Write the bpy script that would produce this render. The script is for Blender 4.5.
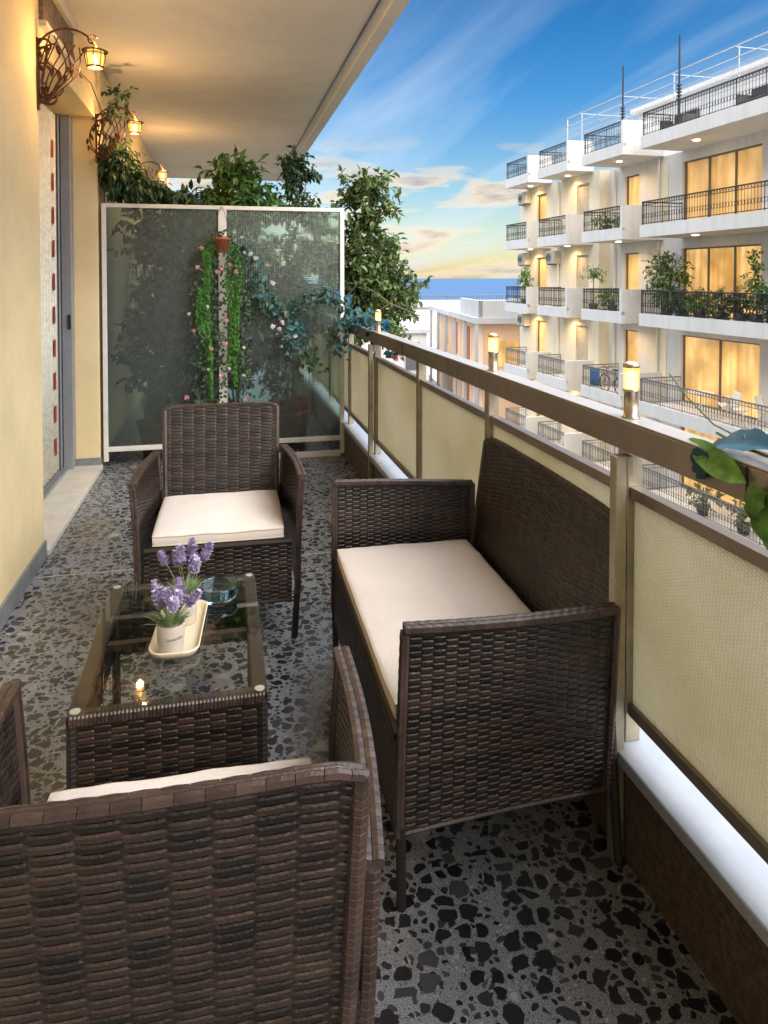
import bpy, math, random
from math import sin, cos, pi, radians as R, sqrt
from mathutils import Vector as V, Matrix, noise
random.seed(7)
S = bpy.context.scene
for o in list(bpy.data.objects): bpy.data.objects.remove(o)
COL = S.collection

# ------------------------------------------------------------ camera
cam_d = bpy.data.cameras.new('camera'); cam = bpy.data.objects.new('camera', cam_d); COL.objects.link(cam)
S.camera = cam
EYE = 1.375
PITCH = 1.5; YAW = 12.85; FPX = 710.0
cam.location = (0, 0, EYE)
cam.rotation_euler = (R(90-PITCH), 0, R(-YAW))
cam_d.sensor_fit = 'HORIZONTAL'; cam_d.sensor_width = 36; cam_d.lens = FPX/768*36
cam_d.shift_y = -(512-(278+FPX*math.tan(R(PITCH))))/768
cam_d.clip_start = 0.02; cam_d.clip_end = 60000
S.render.resolution_x = 768; S.render.resolution_y = 1024

# ------------------------------------------------------------ world, sun
FILL_SKY = 14.3  # brightness of the unseen sky added as fill light
SUN_EL, SUN_AZ = R(38), R(140)     # azimuth clockwise from +Y
w = bpy.data.worlds.new("World"); S.world = w; w.use_nodes = True
nt = w.node_tree; N = nt.nodes; L = nt.links; N.clear()
def nd(N, t, **k):
    n = N.new(t)
    for a, b in k.items(): setattr(n, a, b)
    return n
out = nd(N, 'ShaderNodeOutputWorld'); bg = nd(N, 'ShaderNodeBackground'); L.new(bg.outputs[0], out.inputs[0])
bg.inputs[1].default_value = 0.13
sky = nd(N, 'ShaderNodeTexSky', sky_type='NISHITA', sun_disc=False)
sky.sun_elevation = SUN_EL; sky.sun_rotation = SUN_AZ; sky.air_density = 1.0; sky.dust_density = .6; sky.ozone_density = 2.2
tc = nd(N, 'ShaderNodeTexCoord'); sep = nd(N, 'ShaderNodeSeparateXYZ'); L.new(tc.outputs['Generated'], sep.inputs[0])
def mth(N, L, op, a, b=None, clamp=False):
    m = nd(N, 'ShaderNodeMath', operation=op, use_clamp=clamp)
    for i, x in enumerate((a, b)):
        if x is None: continue
        if isinstance(x, (int, float)): m.inputs[i].default_value = x
        else: L.new(x, m.inputs[i])
    return m.outputs[0]
def mixc(N, L, f, a, b, bt='MIX'):
    m = nd(N, 'ShaderNodeMix', data_type='RGBA', blend_type=bt)
    for i, x in ((0, f), (6, a), (7, b)):
        if isinstance(x, (int, float)): m.inputs[i].default_value = x
        elif isinstance(x, tuple): m.inputs[i].default_value = (*x, 1) if len(x) == 3 else x
        else: L.new(x, m.inputs[i])
    return m.outputs[2]
def ramp(N, L, f, stops, interp='LINEAR'):
    r = nd(N, 'ShaderNodeValToRGB'); cr = r.color_ramp; cr.interpolation = interp
    while len(cr.elements) < len(stops): cr.elements.new(.5)
    for e, (p, c) in zip(cr.elements, stops):
        e.position = p; e.color = (*c, 1) if len(c) == 3 else c
    L.new(f, r.inputs[0]); return r.outputs[0]
z = sep.outputs[2]
zp = mth(N, L, 'ADD', mth(N, L, 'MAXIMUM', z, 0.0), .09)
cx = mth(N, L, 'DIVIDE', sep.outputs[0], zp); cy = mth(N, L, 'DIVIDE', sep.outputs[1], zp)
cb = nd(N, 'ShaderNodeCombineXYZ'); L.new(cx, cb.inputs[0]); L.new(cy, cb.inputs[1])
# deep blue overhead, paler to the horizon
tint = ramp(N, L, z, [(0, (.62, .52, .38)), (.05, (.58, .54, .42)), (.12, (.44, .52, .52)), (.24, (.16, .42, .58)), (.40, (.035, .29, .50)), (.8, (.2, .4, .6))])
skc = mixc(N, L, 1.0, sky.outputs[0], tint, 'MULTIPLY')
mp = nd(N, 'ShaderNodeMapping'); L.new(cb.outputs[0], mp.inputs[0]); mp.inputs['Rotation'].default_value = (0, 0, R(28)); mp.inputs['Scale'].default_value = (.95, .16, 1)
n1 = nd(N, 'ShaderNodeTexNoise'); n1.inputs['Scale'].default_value = 1.3; n1.inputs['Detail'].default_value = 7; n1.inputs['Roughness'].default_value = .55; n1.inputs['Distortion'].default_value = .5
L.new(mp.outputs[0], n1.inputs['Vector'])
wisp = ramp(N, L, n1.outputs[0], [(.40, (0, 0, 0)), (.68, (1, 1, 1))])
wf = mth(N, L, 'MULTIPLY', wisp, ramp(N, L, z, [(0, (.5,)*3), (.12, (.85,)*3), (.30, (.5,)*3), (.40, (.25,)*3), (.6, (.4,)*3)]))
c1 = mixc(N, L, wf, skc, (2.9, 3.3, 3.7))
# low cumulus bank over the sea
mp2 = nd(N, 'ShaderNodeMapping'); L.new(tc.outputs['Generated'], mp2.inputs[0]); mp2.inputs['Scale'].default_value = (3.2, 3.2, 13.0)
n2 = nd(N, 'ShaderNodeTexNoise'); n2.inputs['Scale'].default_value = 2.6; n2.inputs['Detail'].default_value = 8; n2.inputs['Roughness'].default_value = .55
L.new(mp2.outputs[0], n2.inputs['Vector'])
band = ramp(N, L, z, [(0, (.75,)*3), (.03, (.95,)*3), (.13, (.9,)*3), (.20, (0,)*3)])
cum = mth(N, L, 'MULTIPLY', ramp(N, L, n2.outputs[0], [(.485, (0,)*3), (.60, (1,)*3)]), band)
ccol = ramp(N, L, n2.outputs[0], [(.49, (4.4, 3.6, 2.3)), (.57, (3.7, 3.1, 2.35)), (.70, (1.9, 1.8, 1.8))])
c2 = mixc(N, L, cum, c1, ccol)
# added unseen bright sky overhead and behind the camera, fill light for the balcony
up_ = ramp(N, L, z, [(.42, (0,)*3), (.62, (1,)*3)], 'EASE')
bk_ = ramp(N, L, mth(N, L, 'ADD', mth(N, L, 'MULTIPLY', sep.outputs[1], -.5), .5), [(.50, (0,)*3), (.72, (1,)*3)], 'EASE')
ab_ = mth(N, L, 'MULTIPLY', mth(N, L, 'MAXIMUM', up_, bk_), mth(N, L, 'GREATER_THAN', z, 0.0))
fill_sky = ramp(N, L, n2.outputs[0], [(.35, (FILL_SKY*.8, FILL_SKY*.84, FILL_SKY*.9)), (.65, (FILL_SKY*1.1, FILL_SKY*1.1, FILL_SKY*1.12))])
c3 = mixc(N, L, ab_, c2, fill_sky)
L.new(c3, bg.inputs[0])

sun_d = bpy.data.lights.new('sun', 'SUN'); sun = bpy.data.objects.new('sun', sun_d); COL.objects.link(sun)
sun_d.energy = 1.6; sun_d.angle = R(30); sun_d.color = (1, .93, .82)
sd = V((sin(SUN_AZ)*cos(SUN_EL), cos(SUN_AZ)*cos(SUN_EL), sin(SUN_EL)))
sun.rotation_euler = (-sd).to_track_quat('-Z', 'Y').to_euler(); sun.location = (-30, -10, 40)
S.view_settings.view_transform = 'Standard'; S.view_settings.look = 'None'; S.view_settings.gamma = 1
S.view_settings.exposure = 1.1
S.cycles.max_bounces = 10; S.cycles.transparent_max_bounces = 12; S.cycles.transmission_bounces = 8; S.cycles.diffuse_bounces = 5
S.cycles.caustics_reflective = False; S.cycles.caustics_refractive = False

# ------------------------------------------------------------ helpers
class MB:
    def __init__(s): s.v = []; s.f = []
    def add(s, vs, fs):
        b = len(s.v); s.v += [tuple(p) for p in vs]; s.f += [tuple(b+i for i in f) for f in fs]; return s
    def box(s, a, b, T=None):
        (x0, y0, z0), (x1, y1, z1) = a, b
        x0, x1 = sorted((x0, x1)); y0, y1 = sorted((y0, y1)); z0, z1 = sorted((z0, z1))
        vs = [V(p) for p in ((x0,y0,z0),(x1,y0,z0),(x1,y1,z0),(x0,y1,z0),(x0,y0,z1),(x1,y0,z1),(x1,y1,z1),(x0,y1,z1))]
        if T: vs = [T(p) for p in vs]
        return s.add(vs, [(0,3,2,1),(4,5,6,7),(0,1,5,4),(1,2,6,5),(2,3,7,6),(3,0,4,7)])
    def tube(s, pts, r, n=8, cap=True):
        pts = [V(p) for p in pts]; m = len(pts)
        rs = r if isinstance(r, (list, tuple)) else [r]*m
        t0 = (pts[1]-pts[0]).normalized(); up = V((0,0,1)) if abs(t0.z) < .9 else V((1,0,0))
        a = t0.cross(up).normalized(); vs = []; 
        for i, p in enumerate(pts):
            t = (pts[min(i+1,m-1)]-pts[max(i-1,0)]).normalized()
            a = (a - t*a.dot(t)).normalized(); b = t.cross(a)
            for k in range(n): vs.append(p + (a*cos(2*pi*k/n)+b*sin(2*pi*k/n))*rs[i])
        fs = [(i*n+k, i*n+(k+1)%n, (i+1)*n+(k+1)%n, (i+1)*n+k) for i in range(m-1) for k in range(n)]
        if cap: fs += [tuple(range(n-1,-1,-1)), tuple((m-1)*n+k for k in range(n))]
        return s.add(vs, fs)
    def lathe(s, prof, n=24, c=(0,0,0), ax=None):
        c = V(c); vs = []; m = len(prof)
        for r, h in prof:
            for k in range(n): vs.append(c + V((r*cos(2*pi*k/n), r*sin(2*pi*k/n), h)))
        fs = [(i*n+k, i*n+(k+1)%n, (i+1)*n+(k+1)%n, (i+1)*n+k) for i in range(m-1) for k in range(n)]
        return s.add(vs, fs)
    def leaf(s, p, d, up, ln, wd, fold=.25, droop=.15):
        d = d.normalized(); sd_ = d.cross(up)
        if sd_.length < 1e-3: sd_ = d.cross(V((1,.3,0)))
        sd_.normalize(); n = sd_.cross(d).normalized()
        q = lambda t, w_, h: p + d*ln*t + sd_*wd*w_ + n*(h*wd - droop*ln*t*t)
        vs = [q(0,0,0), q(.3,-.42,fold*.5), q(.65,-.36,fold*.5), q(1,0,-.05), q(.65,.36,fold*.5), q(.3,.42,fold*.5), q(.33,0,0), q(.68,0,0)]
        return s.add(vs, [(0,6,1),(1,6,7,2),(2,7,3),(0,5,6),(5,4,7,6),(4,3,7)])
    def build(s, name, mat, parent=None, smooth=False, bevel=0, solid=0):
        me = bpy.data.meshes.new(name); me.from_pydata(s.v, [], s.f); me.update()
        if smooth: me.polygons.foreach_set('use_smooth', [True]*len(me.polygons))
        o = bpy.data.objects.new(name, me); COL.objects.link(o)
        if mat: me.materials.append(mat)
        if parent: o.parent = parent
        if bevel:
            b = o.modifiers.new('bevel', 'BEVEL'); b.width = bevel; b.segments = 2; b.limit_method = 'ANGLE'
        if solid:
            b = o.modifiers.new('solid', 'SOLIDIFY'); b.thickness = solid
        return o
def tag(o, label=None, cat=None, group=None, kind=None):
    if label: o['label'] = label
    if cat: o['category'] = cat
    if group: o['group'] = group
    if kind: o['kind'] = kind
    return o
def thing(name, label, cat, loc=(0,0,0), rz=0, group=None):
    o = bpy.data.objects.new(name, None); COL.objects.link(o); o.location = loc; o.rotation_euler = (0,0,rz)
    o.empty_display_size = .1
    return tag(o, label, cat, group)
def copy_tree(o, parent=None):
    c = o.copy(); COL.objects.link(c); c.parent = parent
    for ch in list(o.children): copy_tree(ch, c)
    return c
def rnd(a, b): return random.uniform(a, b)
def rdir():
    while True:
        v = V((rnd(-1,1), rnd(-1,1), rnd(-1,1)))
        if .05 < v.length < 1: return v.normalized()

# ------------------------------------------------------------ materials
def pmat(name, col, rough=.6, metal=0, var=0, vscale=8, bump=0, bscale=80, island=0, trans=0, spec=.5, sheen=0, ior=1.45, emit=None, estr=0, col2=None, sub=0, coords='Object', streak=0):
    m = bpy.data.materials.new(name); m.use_nodes = True; nt = m.node_tree; N = nt.nodes; L = nt.links
    p = N['Principled BSDF']
    p.inputs['Base Color'].default_value = (*col, 1); p.inputs['Roughness'].default_value = rough; p.inputs['Metallic'].default_value = metal
    p.inputs['IOR'].default_value = ior; p.inputs['Transmission Weight'].default_value = trans; p.inputs['Specular IOR Level'].default_value = spec
    if sheen: p.inputs['Sheen Weight'].default_value = sheen
    if emit: p.inputs['Emission Color'].default_value = (*emit, 1); p.inputs['Emission Strength'].default_value = estr
    tc = nd(N, 'ShaderNodeTexCoord'); src = tc.outputs[coords]
    c = None; base = (*col, 1)
    if var:
        n = nd(N, 'ShaderNodeTexNoise'); n.inputs['Scale'].default_value = vscale; n.inputs['Detail'].default_value = 6; n.inputs['Roughness'].default_value = .65; L.new(src, n.inputs['Vector'])
        c2 = col2 or tuple(x*(1-var) for x in col); c1 = col if col2 else tuple(min(1, x*(1+var*.6)) for x in col)
        c = ramp(N, L, n.outputs[0], [(.33, c2), (.67, c1)])
        rr = ramp(N, L, n.outputs[0], [(.3, (min(1, rough*1.2),)*3), (.7, (rough*.85,)*3)]); L.new(rr, p.inputs['Roughness'])
    if island:
        g = nd(N, 'ShaderNodeNewGeometry')
        ic = ramp(N, L, g.outputs['Random Per Island'], [(0, (1-island,)*3), (.5, (1,)*3), (1, (1+island*1.3,)*3)])
        c = mixc(N, L, 1.0, c if c else base, ic, 'MULTIPLY')
    if streak:       # rain streaks and grime running down the render
        mp = nd(N, 'ShaderNodeMapping'); mp.inputs['Scale'].default_value = (2.2, 2.2, .22); L.new(src, mp.inputs[0])
        n = nd(N, 'ShaderNodeTexNoise'); n.inputs['Scale'].default_value = 1.6; n.inputs['Detail'].default_value = 8; n.inputs['Roughness'].default_value = .7; L.new(mp.outputs[0], n.inputs['Vector'])
        c = mixc(N, L, 1.0, c if c else base, ramp(N, L, n.outputs[0], [(.36, (1-streak*1.5, 1-streak*1.6, 1-streak*1.8)), (.52, (1, 1, 1))]), 'MULTIPLY')
    if c: L.new(c, p.inputs['Base Color'])
    if bump:
        n = nd(N, 'ShaderNodeTexNoise'); n.inputs['Scale'].default_value = bscale; n.inputs['Detail'].default_value = 4; L.new(src, n.inputs['Vector'])
        b = nd(N, 'ShaderNodeBump'); b.inputs['Strength'].default_value = bump; b.inputs['Distance'].default_value = .01; L.new(n.outputs[0], b.inputs['Height']); L.new(b.outputs[0], p.inputs['Normal'])
    if sub:
        t = nd(N, 'ShaderNodeBsdfTranslucent'); mx = nd(N, 'ShaderNodeMixShader'); mx.inputs[0].default_value = sub
        if c: L.new(c, t.inputs[0])
        else: t.inputs[0].default_value = base
        o = [x for x in N if x.type == 'OUTPUT_MATERIAL'][0]
        L.new(p.outputs[0], mx.inputs[1]); L.new(t.outputs[0], mx.inputs[2]); L.new(mx.outputs[0], o.inputs[0])
    return m

M = {}
M['pergola'] = pmat('grey_painted_pipe', (.42, .43, .44), .6)
M['yellow'] = pmat('yellow_render', (.74, .60, .35), .85, var=.10, vscale=2.2, bump=.25, bscale=140)
M['ceiling'] = pmat('ceiling_paint', (.86, .84, .80), .9, var=.10, vscale=1.3, bump=.12, bscale=160)
M['marble'] = pmat('pale_marble', (.62, .59, .53), .35, var=.15, vscale=6, bump=.03)
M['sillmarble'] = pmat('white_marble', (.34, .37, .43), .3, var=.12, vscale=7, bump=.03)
M['skirt'] = pmat('grey_marble', (.20, .21, .22), .45, var=.3, vscale=9)
M['whiteframe'] = pmat('white_painted_metal', (.68, .66, .61), .4, var=.1, vscale=12)
M['alu'] = pmat('worn_aluminium', (.36, .31, .23), .38, .65, var=.22, vscale=14, bump=.05, bscale=60)
M['alu_brown'] = pmat('brown_anodised_rail', (.25, .20, .165), .34, .5, var=.16, vscale=9, bump=.05, bscale=90)
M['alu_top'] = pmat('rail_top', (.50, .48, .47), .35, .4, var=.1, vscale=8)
M['greyframe'] = pmat('grey_door_frame', (.30, .31, .34), .4, .3, var=.1, vscale=9)
M['lace'] = pmat('lace_curtain', (.80, .76, .64), .9, var=.2, vscale=30, bump=.4, bscale=60)
M['red'] = pmat('red_cloth', (.30, .03, .03), .8, var=.2, vscale=30)
M['carved'] = pmat('carved_brown_panel', (.16, .12, .085), .7, var=.5, vscale=35, bump=.8, bscale=60)
M['iron'] = pmat('rusty_iron', (.10, .045, .022), .6, .3, var=.4, vscale=50, bump=.3, bscale=120)
M['black'] = pmat('black_iron', (.025, .027, .032), .5, .3, var=.3, vscale=20)
M['gsteel'] = pmat('grey_iron', (.16, .16, .17), .5, .4, var=.2, vscale=20)
M['wicker'] = pmat('brown_rattan', (.022, .0128, .0092), .34, var=.5, vscale=9, island=.7, bump=.25, bscale=220, spec=.55)
M['wicker_trim'] = pmat('brown_rattan_trim', (.050, .031, .026), .34, var=.4, vscale=14, island=.3, bump=.2, bscale=220, spec=.6)
M['wicker_core'] = pmat('rattan_core', (.018, .012, .010), .6)
M['cushion'] = pmat('cream_cushion_fabric', (.68, .615, .575), .85, var=.05, vscale=5, bump=.35, bscale=420, sheen=.3)
M['piping'] = pmat('cushion_piping', (.55, .44, .34), .8)
M['leaf'] = pmat('green_leaf', (.10, .20, .05), .45, var=.35, vscale=3, island=.45, sub=.25)
M['leaf_dark'] = pmat('dark_leaf', (.045, .088, .036), .5, var=.35, vscale=3, island=.45, sub=.2)
M['leaf_olive'] = pmat('olive_leaf', (.125, .18, .06), .5, var=.35, vscale=3, island=.5, sub=.25)
M['leaf_bright'] = pmat('bright_garland', (.055, .20, .015), .5, var=.3, vscale=20, island=.5, sub=.3)
M['leaf_teal'] = pmat('teal_artificial_leaf', (.022, .080, .078), .5, var=.3, vscale=10, island=.5, sub=.15)
M['leaf_blue'] = pmat('blue_artificial_leaf', (.012, .10, .16), .6, var=.45, vscale=9, island=.25, sub=.1)
M['leaf_light'] = pmat('light_green_leaf', (.15, .32, .06), .5, var=.55, vscale=22, island=.25, sub=.2)
M['bark'] = pmat('bark', (.17, .13, .09), .85, var=.4, vscale=20, bump=.5, bscale=60)
M['pink'] = pmat('pink_petals', (.72, .36, .42), .6, island=.35, sub=.2)
M['white_petal'] = pmat('white_petals', (.75, .73, .70), .6, island=.15, sub=.2)
M['terracotta'] = pmat('terracotta', (.32, .10, .05), .7, var=.25, vscale=20)
M['lavender'] = pmat('lavender_bloom', (.50, .42, .62), .8, island=.35, sub=.2)
M['lavleaf'] = pmat('lavender_leaf', (.25, .36, .16), .6, island=.4, sub=.2)
M['pot'] = pmat('stone_grey_pot', (.52, .46, .40), .7, var=.06, vscale=20)
M['tray'] = pmat('cream_tray', (.72, .62, .46), .35, var=.06, vscale=10)
M['ink'] = pmat('ink', (.04, .035, .035), .7)
M['soil'] = pmat('soil', (.05, .035, .025), .9, bump=.8, bscale=60)
M['white_render'] = pmat('white_render', (.65, .645, .635), .85, var=.06, vscale=.8, bump=.1, bscale=40, streak=.055)
M['cream_render'] = pmat('cream_render', (.74, .67, .52), .85, var=.06, vscale=.8, streak=.05)
M['peach'] = pmat('peach_render', (.90, .62, .42), .85, var=.1, vscale=.6, streak=.05)
M['roofwhite'] = pmat('white_roof', (.50, .50, .51), .8, var=.12, vscale=.4)
M['shutter'] = pmat('shutter', (.50, .46, .38), .6, var=.1, vscale=3)
M['shutter_red'] = pmat('red_brown_shutter', (.36, .13, .06), .6, var=.1, vscale=3)
M['acwhite'] = pmat('ac_casing', (.55, .52, .45), .5, var=.1, vscale=3)
M['plastic_white'] = pmat('white_plastic', (.75, .74, .72), .4)
M['asphalt'] = pmat('asphalt', (.05, .05, .052), .9, var=.2, vscale=.5)
M['bluecloth'] = pmat('blue_cloth', (.03, .16, .42), .7, var=.2, vscale=5)
M['furn'] = pmat('dark_furniture', (.05, .045, .045), .6)
M['steel'] = pmat('brushed_steel', (.45, .38, .28), .3, .85, var=.15, vscale=30)

def glass(name, col, rough, ior=1.45, bump=None, alpha_mix=0):
    m = bpy.data.materials.new(name); m.use_nodes = True; N = m.node_tree.nodes; L = m.node_tree.links
    N.clear(); o = nd(N, 'ShaderNodeOutputMaterial'); g = nd(N, 'ShaderNodeBsdfGlass'); g.inputs[0].default_value = (*col, 1); g.inputs['Roughness'].default_value = rough; g.inputs['IOR'].default_value = ior
    L.new(g.outputs[0], o.inputs[0])
    return m
def thin_glass(name, col, fres=.5, rough=.02):
    "thin clear pane: transparent + fresnel gloss"
    m = bpy.data.materials.new(name); m.use_nodes = True; N = m.node_tree.nodes; L = m.node_tree.links; N.clear()
    o = nd(N, 'ShaderNodeOutputMaterial'); t = nd(N, 'ShaderNodeBsdfTransparent'); t.inputs[0].default_value = (*col, 1)
    g = nd(N, 'ShaderNodeBsdfGlossy'); g.inputs['Roughness'].default_value = rough
    f = nd(N, 'ShaderNodeFresnel'); f.inputs[0].default_value = 1.5
    mx = nd(N, 'ShaderNodeMixShader'); gm = nd(N, 'ShaderNodeNewGeometry'); fr_ = mth(N, L, 'MULTIPLY', f.outputs[0], fres, True); L.new(mth(N, L, 'MULTIPLY', fr_, mth(N, L, 'SUBTRACT', 1, gm.outputs['Backfacing'])), mx.inputs[0]); L.new(t.outputs[0], mx.inputs[1]); L.new(g.outputs[0], mx.inputs[2]); L.new(mx.outputs[0], o.inputs[0])
    return m
M['tableglass'] = thin_glass('table_glass', (.93, .96, .94), 1.7)
M['ashglass'] = glass('ashtray_glass', (.80, .93, .98), .03, 1.45)
def glow_glass(name, col, s, mixf):
    m = thin_glass(name, (1, .85, .55), 1.0, .15); N = m.node_tree.nodes; L = m.node_tree.links
    o = [x for x in N if x.type == 'OUTPUT_MATERIAL'][0]; a = o.inputs[0].links[0].from_socket
    e = nd(N, 'ShaderNodeEmission'); e.inputs[0].default_value = (*col, 1); e.inputs[1].default_value = s
    mx = nd(N, 'ShaderNodeMixShader'); mx.inputs[0].default_value = mixf; L.new(a, mx.inputs[1]); L.new(e.outputs[0], mx.inputs[2]); L.new(mx.outputs[0], o.inputs[0]); return m
M['lampglass'] = glow_glass('lamp_glass', (1, .50, .12), 1.3, .55)
def emis(name, col, s):
    m = bpy.data.materials.new(name); m.use_nodes = True; N = m.node_tree.nodes; L = m.node_tree.links; N.clear()
    o = nd(N, 'ShaderNodeOutputMaterial'); e = nd(N, 'ShaderNodeEmission'); e.inputs[0].default_value = (*col, 1); e.inputs[1].default_value = s; L.new(e.outputs[0], o.inputs[0]); return m
M['bulb'] = emis('bulb', (1, .66, .25), 9)
M['down'] = emis('downlight', (1, .70, .35), 10)
M['candle'] = emis('candle_glow', (1, .62, .22), 5)

def mk_window():
    m = pmat('lit_curtain', (.55, .36, .14), .7); N = m.node_tree.nodes; L = m.node_tree.links; p = N['Principled BSDF']
    tc = nd(N, 'ShaderNodeTexCoord'); mp = nd(N, 'ShaderNodeMapping'); mp.inputs['Scale'].default_value = (1, 1, .08); L.new(tc.outputs['Object'], mp.inputs[0])
    n = nd(N, 'ShaderNodeTexNoise'); n.inputs['Scale'].default_value = 4.5; n.inputs['Detail'].default_value = 5; L.new(mp.outputs[0], n.inputs['Vector'])
    c = ramp(N, L, n.outputs[0], [(.3, (.50, .22, .045)), (.5, (.85, .44, .11)), (.7, (1.0, .62, .24))])
    nb = nd(N, 'ShaderNodeTexNoise'); nb.inputs['Scale'].default_value = .9; nb.inputs['Detail'].default_value = 3; L.new(tc.outputs['Object'], nb.inputs['Vector'])
    oi = nd(N, 'ShaderNodeObjectInfo')
    c = mixc(N, L, 1.0, c, ramp(N, L, nb.outputs[0], [(.35, (.45, .40, .34)), (.5, (.95, .95, .95)), (.68, (1.5, 1.6, 1.8))]), 'MULTIPLY')
    c = mixc(N, L, 1.0, c, ramp(N, L, oi.outputs['Random'], [(0, (.55, .52, .48)), (.4, (1, 1, 1)), (1, (1.25, 1.35, 1.6))]), 'MULTIPLY')
    L.new(c, p.inputs['Emission Color']); p.inputs['Emission Strength'].default_value = .30
    p.inputs['Coat Weight'].default_value = .6; p.inputs['Coat Roughness'].default_value = .05
    return m
M['litwin'] = mk_window()

def mk_terrazzo():
    m = bpy.data.materials.new('terrazzo'); m.use_nodes = True; N = m.node_tree.nodes; L = m.node_tree.links; p = N['Principled BSDF']
    tc = nd(N, 'ShaderNodeTexCoord'); src = tc.outputs['Object']
    # warp
    nz = nd(N, 'ShaderNodeTexNoise'); nz.inputs['Scale'].default_value = 16; nz.inputs['Detail'].default_value = 3; L.new(src, nz.inputs['Vector'])
    wv = nd(N, 'ShaderNodeVectorMath', operation='MULTIPLY_ADD'); L.new(nz.outputs['Color'], wv.inputs[0]); wv.inputs[1].default_value = (.035, .035, 0); L.new(src, wv.inputs[2])
    def chips(scale, edge, rand, dens):
        a = nd(N, 'ShaderNodeTexVoronoi', feature='DISTANCE_TO_EDGE', voronoi_dimensions='2D'); a.inputs['Scale'].default_value = scale; a.inputs['Randomness'].default_value = rand; L.new(wv.outputs[0], a.inputs['Vector'])
        b = nd(N, 'ShaderNodeTexVoronoi', feature='F1', voronoi_dimensions='2D'); b.inputs['Scale'].default_value = scale; b.inputs['Randomness'].default_value = rand; L.new(wv.outputs[0], b.inputs['Vector'])
        sp = nd(N, 'ShaderNodeSeparateColor'); L.new(b.outputs['Color'], sp.inputs[0])
        thr = mth(N, L, 'ADD', mth(N, L, 'MULTIPLY', sp.outputs[0], edge*1.6), edge*.55)
        d = mth(N, L, 'MULTIPLY', mth(N, L, 'SUBTRACT', a.outputs['Distance'], thr), 45, True)
        rd_ = mth(N, L, 'ADD', mth(N, L, 'MULTIPLY', sp.outputs[2], .22), .32)
        d = mth(N, L, 'MULTIPLY', d, mth(N, L, 'MULTIPLY', mth(N, L, 'SUBTRACT', rd_, b.outputs['Distance']), 25, True))
        keep = mth(N, L, 'LESS_THAN', sp.outputs[1], dens)
        return mth(N, L, 'MULTIPLY', d, keep), sp.outputs[2]
    big, bc = chips(21, .085, .95, .72); mid, mc = chips(50, .10, .95, .6); sm, sc = chips(130, .15, 1, .42)
    fn = nd(N, 'ShaderNodeTexNoise'); fn.inputs['Scale'].default_value = 420; fn.inputs['Detail'].default_value = 3; fn.inputs['Roughness'].default_value = .8; L.new(src, fn.inputs['Vector'])
    base = ramp(N, L, fn.outputs[0], [(.38, (.045, .05, .060)), (.5, (.165, .182, .218)), (.60, (.44, .47, .53))])
    ln = nd(N, 'ShaderNodeTexNoise'); ln.inputs['Scale'].default_value = 1.1; ln.inputs['Detail'].default_value = 4; L.new(src, ln.inputs['Vector'])
    base = mixc(N, L, 1.0, base, ramp(N, L, ln.outputs[0], [(.35, (.85, .76, .62)), (.6, (1.08, 1.08, 1.12))]), 'MULTIPLY')
    dk = ramp(N, L, bc, [(0, (.010, .011, .014)), (.7, (.020, .022, .027)), (.86, (.04, .042, .05)), (.975, (.07, .07, .075)), (.985, (.34, .32, .29))], 'LINEAR')
    dm = ramp(N, L, mc, [(0, (.012, .013, .016)), (.7, (.03, .032, .036)), (.94, (.07, .07, .07)), (.975, (.4, .38, .34))])
    col = mixc(N, L, mth(N, L, 'MULTIPLY', sm, .8), base, ramp(N, L, sc, [(0, (.02,)*3), (.7, (.05,)*3), (.85, (.45, .42, .38))]))
    col = mixc(N, L, mid, col, dm); col = mixc(N, L, big, col, dk)
    L.new(col, p.inputs['Base Color']); 
    rr = mixc(N, L, mth(N, L, 'MAXIMUM', big, mid), (.40,)*3, (.20,)*3); L.new(rr, p.inputs['Roughness'])
    b = nd(N, 'ShaderNodeBump'); b.inputs['Strength'].default_value = .15; b.inputs['Distance'].default_value = .003; L.new(fn.outputs[0], b.inputs['Height']); L.new(b.outputs[0], p.inputs['Normal'])
    return m
M['terrazzo'] = mk_terrazzo()
def mk_granite():
    m = pmat('brown_granite', (.08, .055, .04), .5); N = m.node_tree.nodes; L = m.node_tree.links; p = N['Principled BSDF']
    tc = nd(N, 'ShaderNodeTexCoord'); n = nd(N, 'ShaderNodeTexNoise'); n.inputs['Scale'].default_value = 60; n.inputs['Detail'].default_value = 8; n.inputs['Roughness'].default_value = .75; L.new(tc.outputs['Object'], n.inputs['Vector'])
    L.new(ramp(N, L, n.outputs[0], [(.33, (.028, .018, .013)), (.5, (.085, .058, .042)), (.64, (.15, .10, .075)), (.72, (.035, .024, .018))]), p.inputs['Base Color'])
    return m
M['granite'] = mk_granite()
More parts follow.
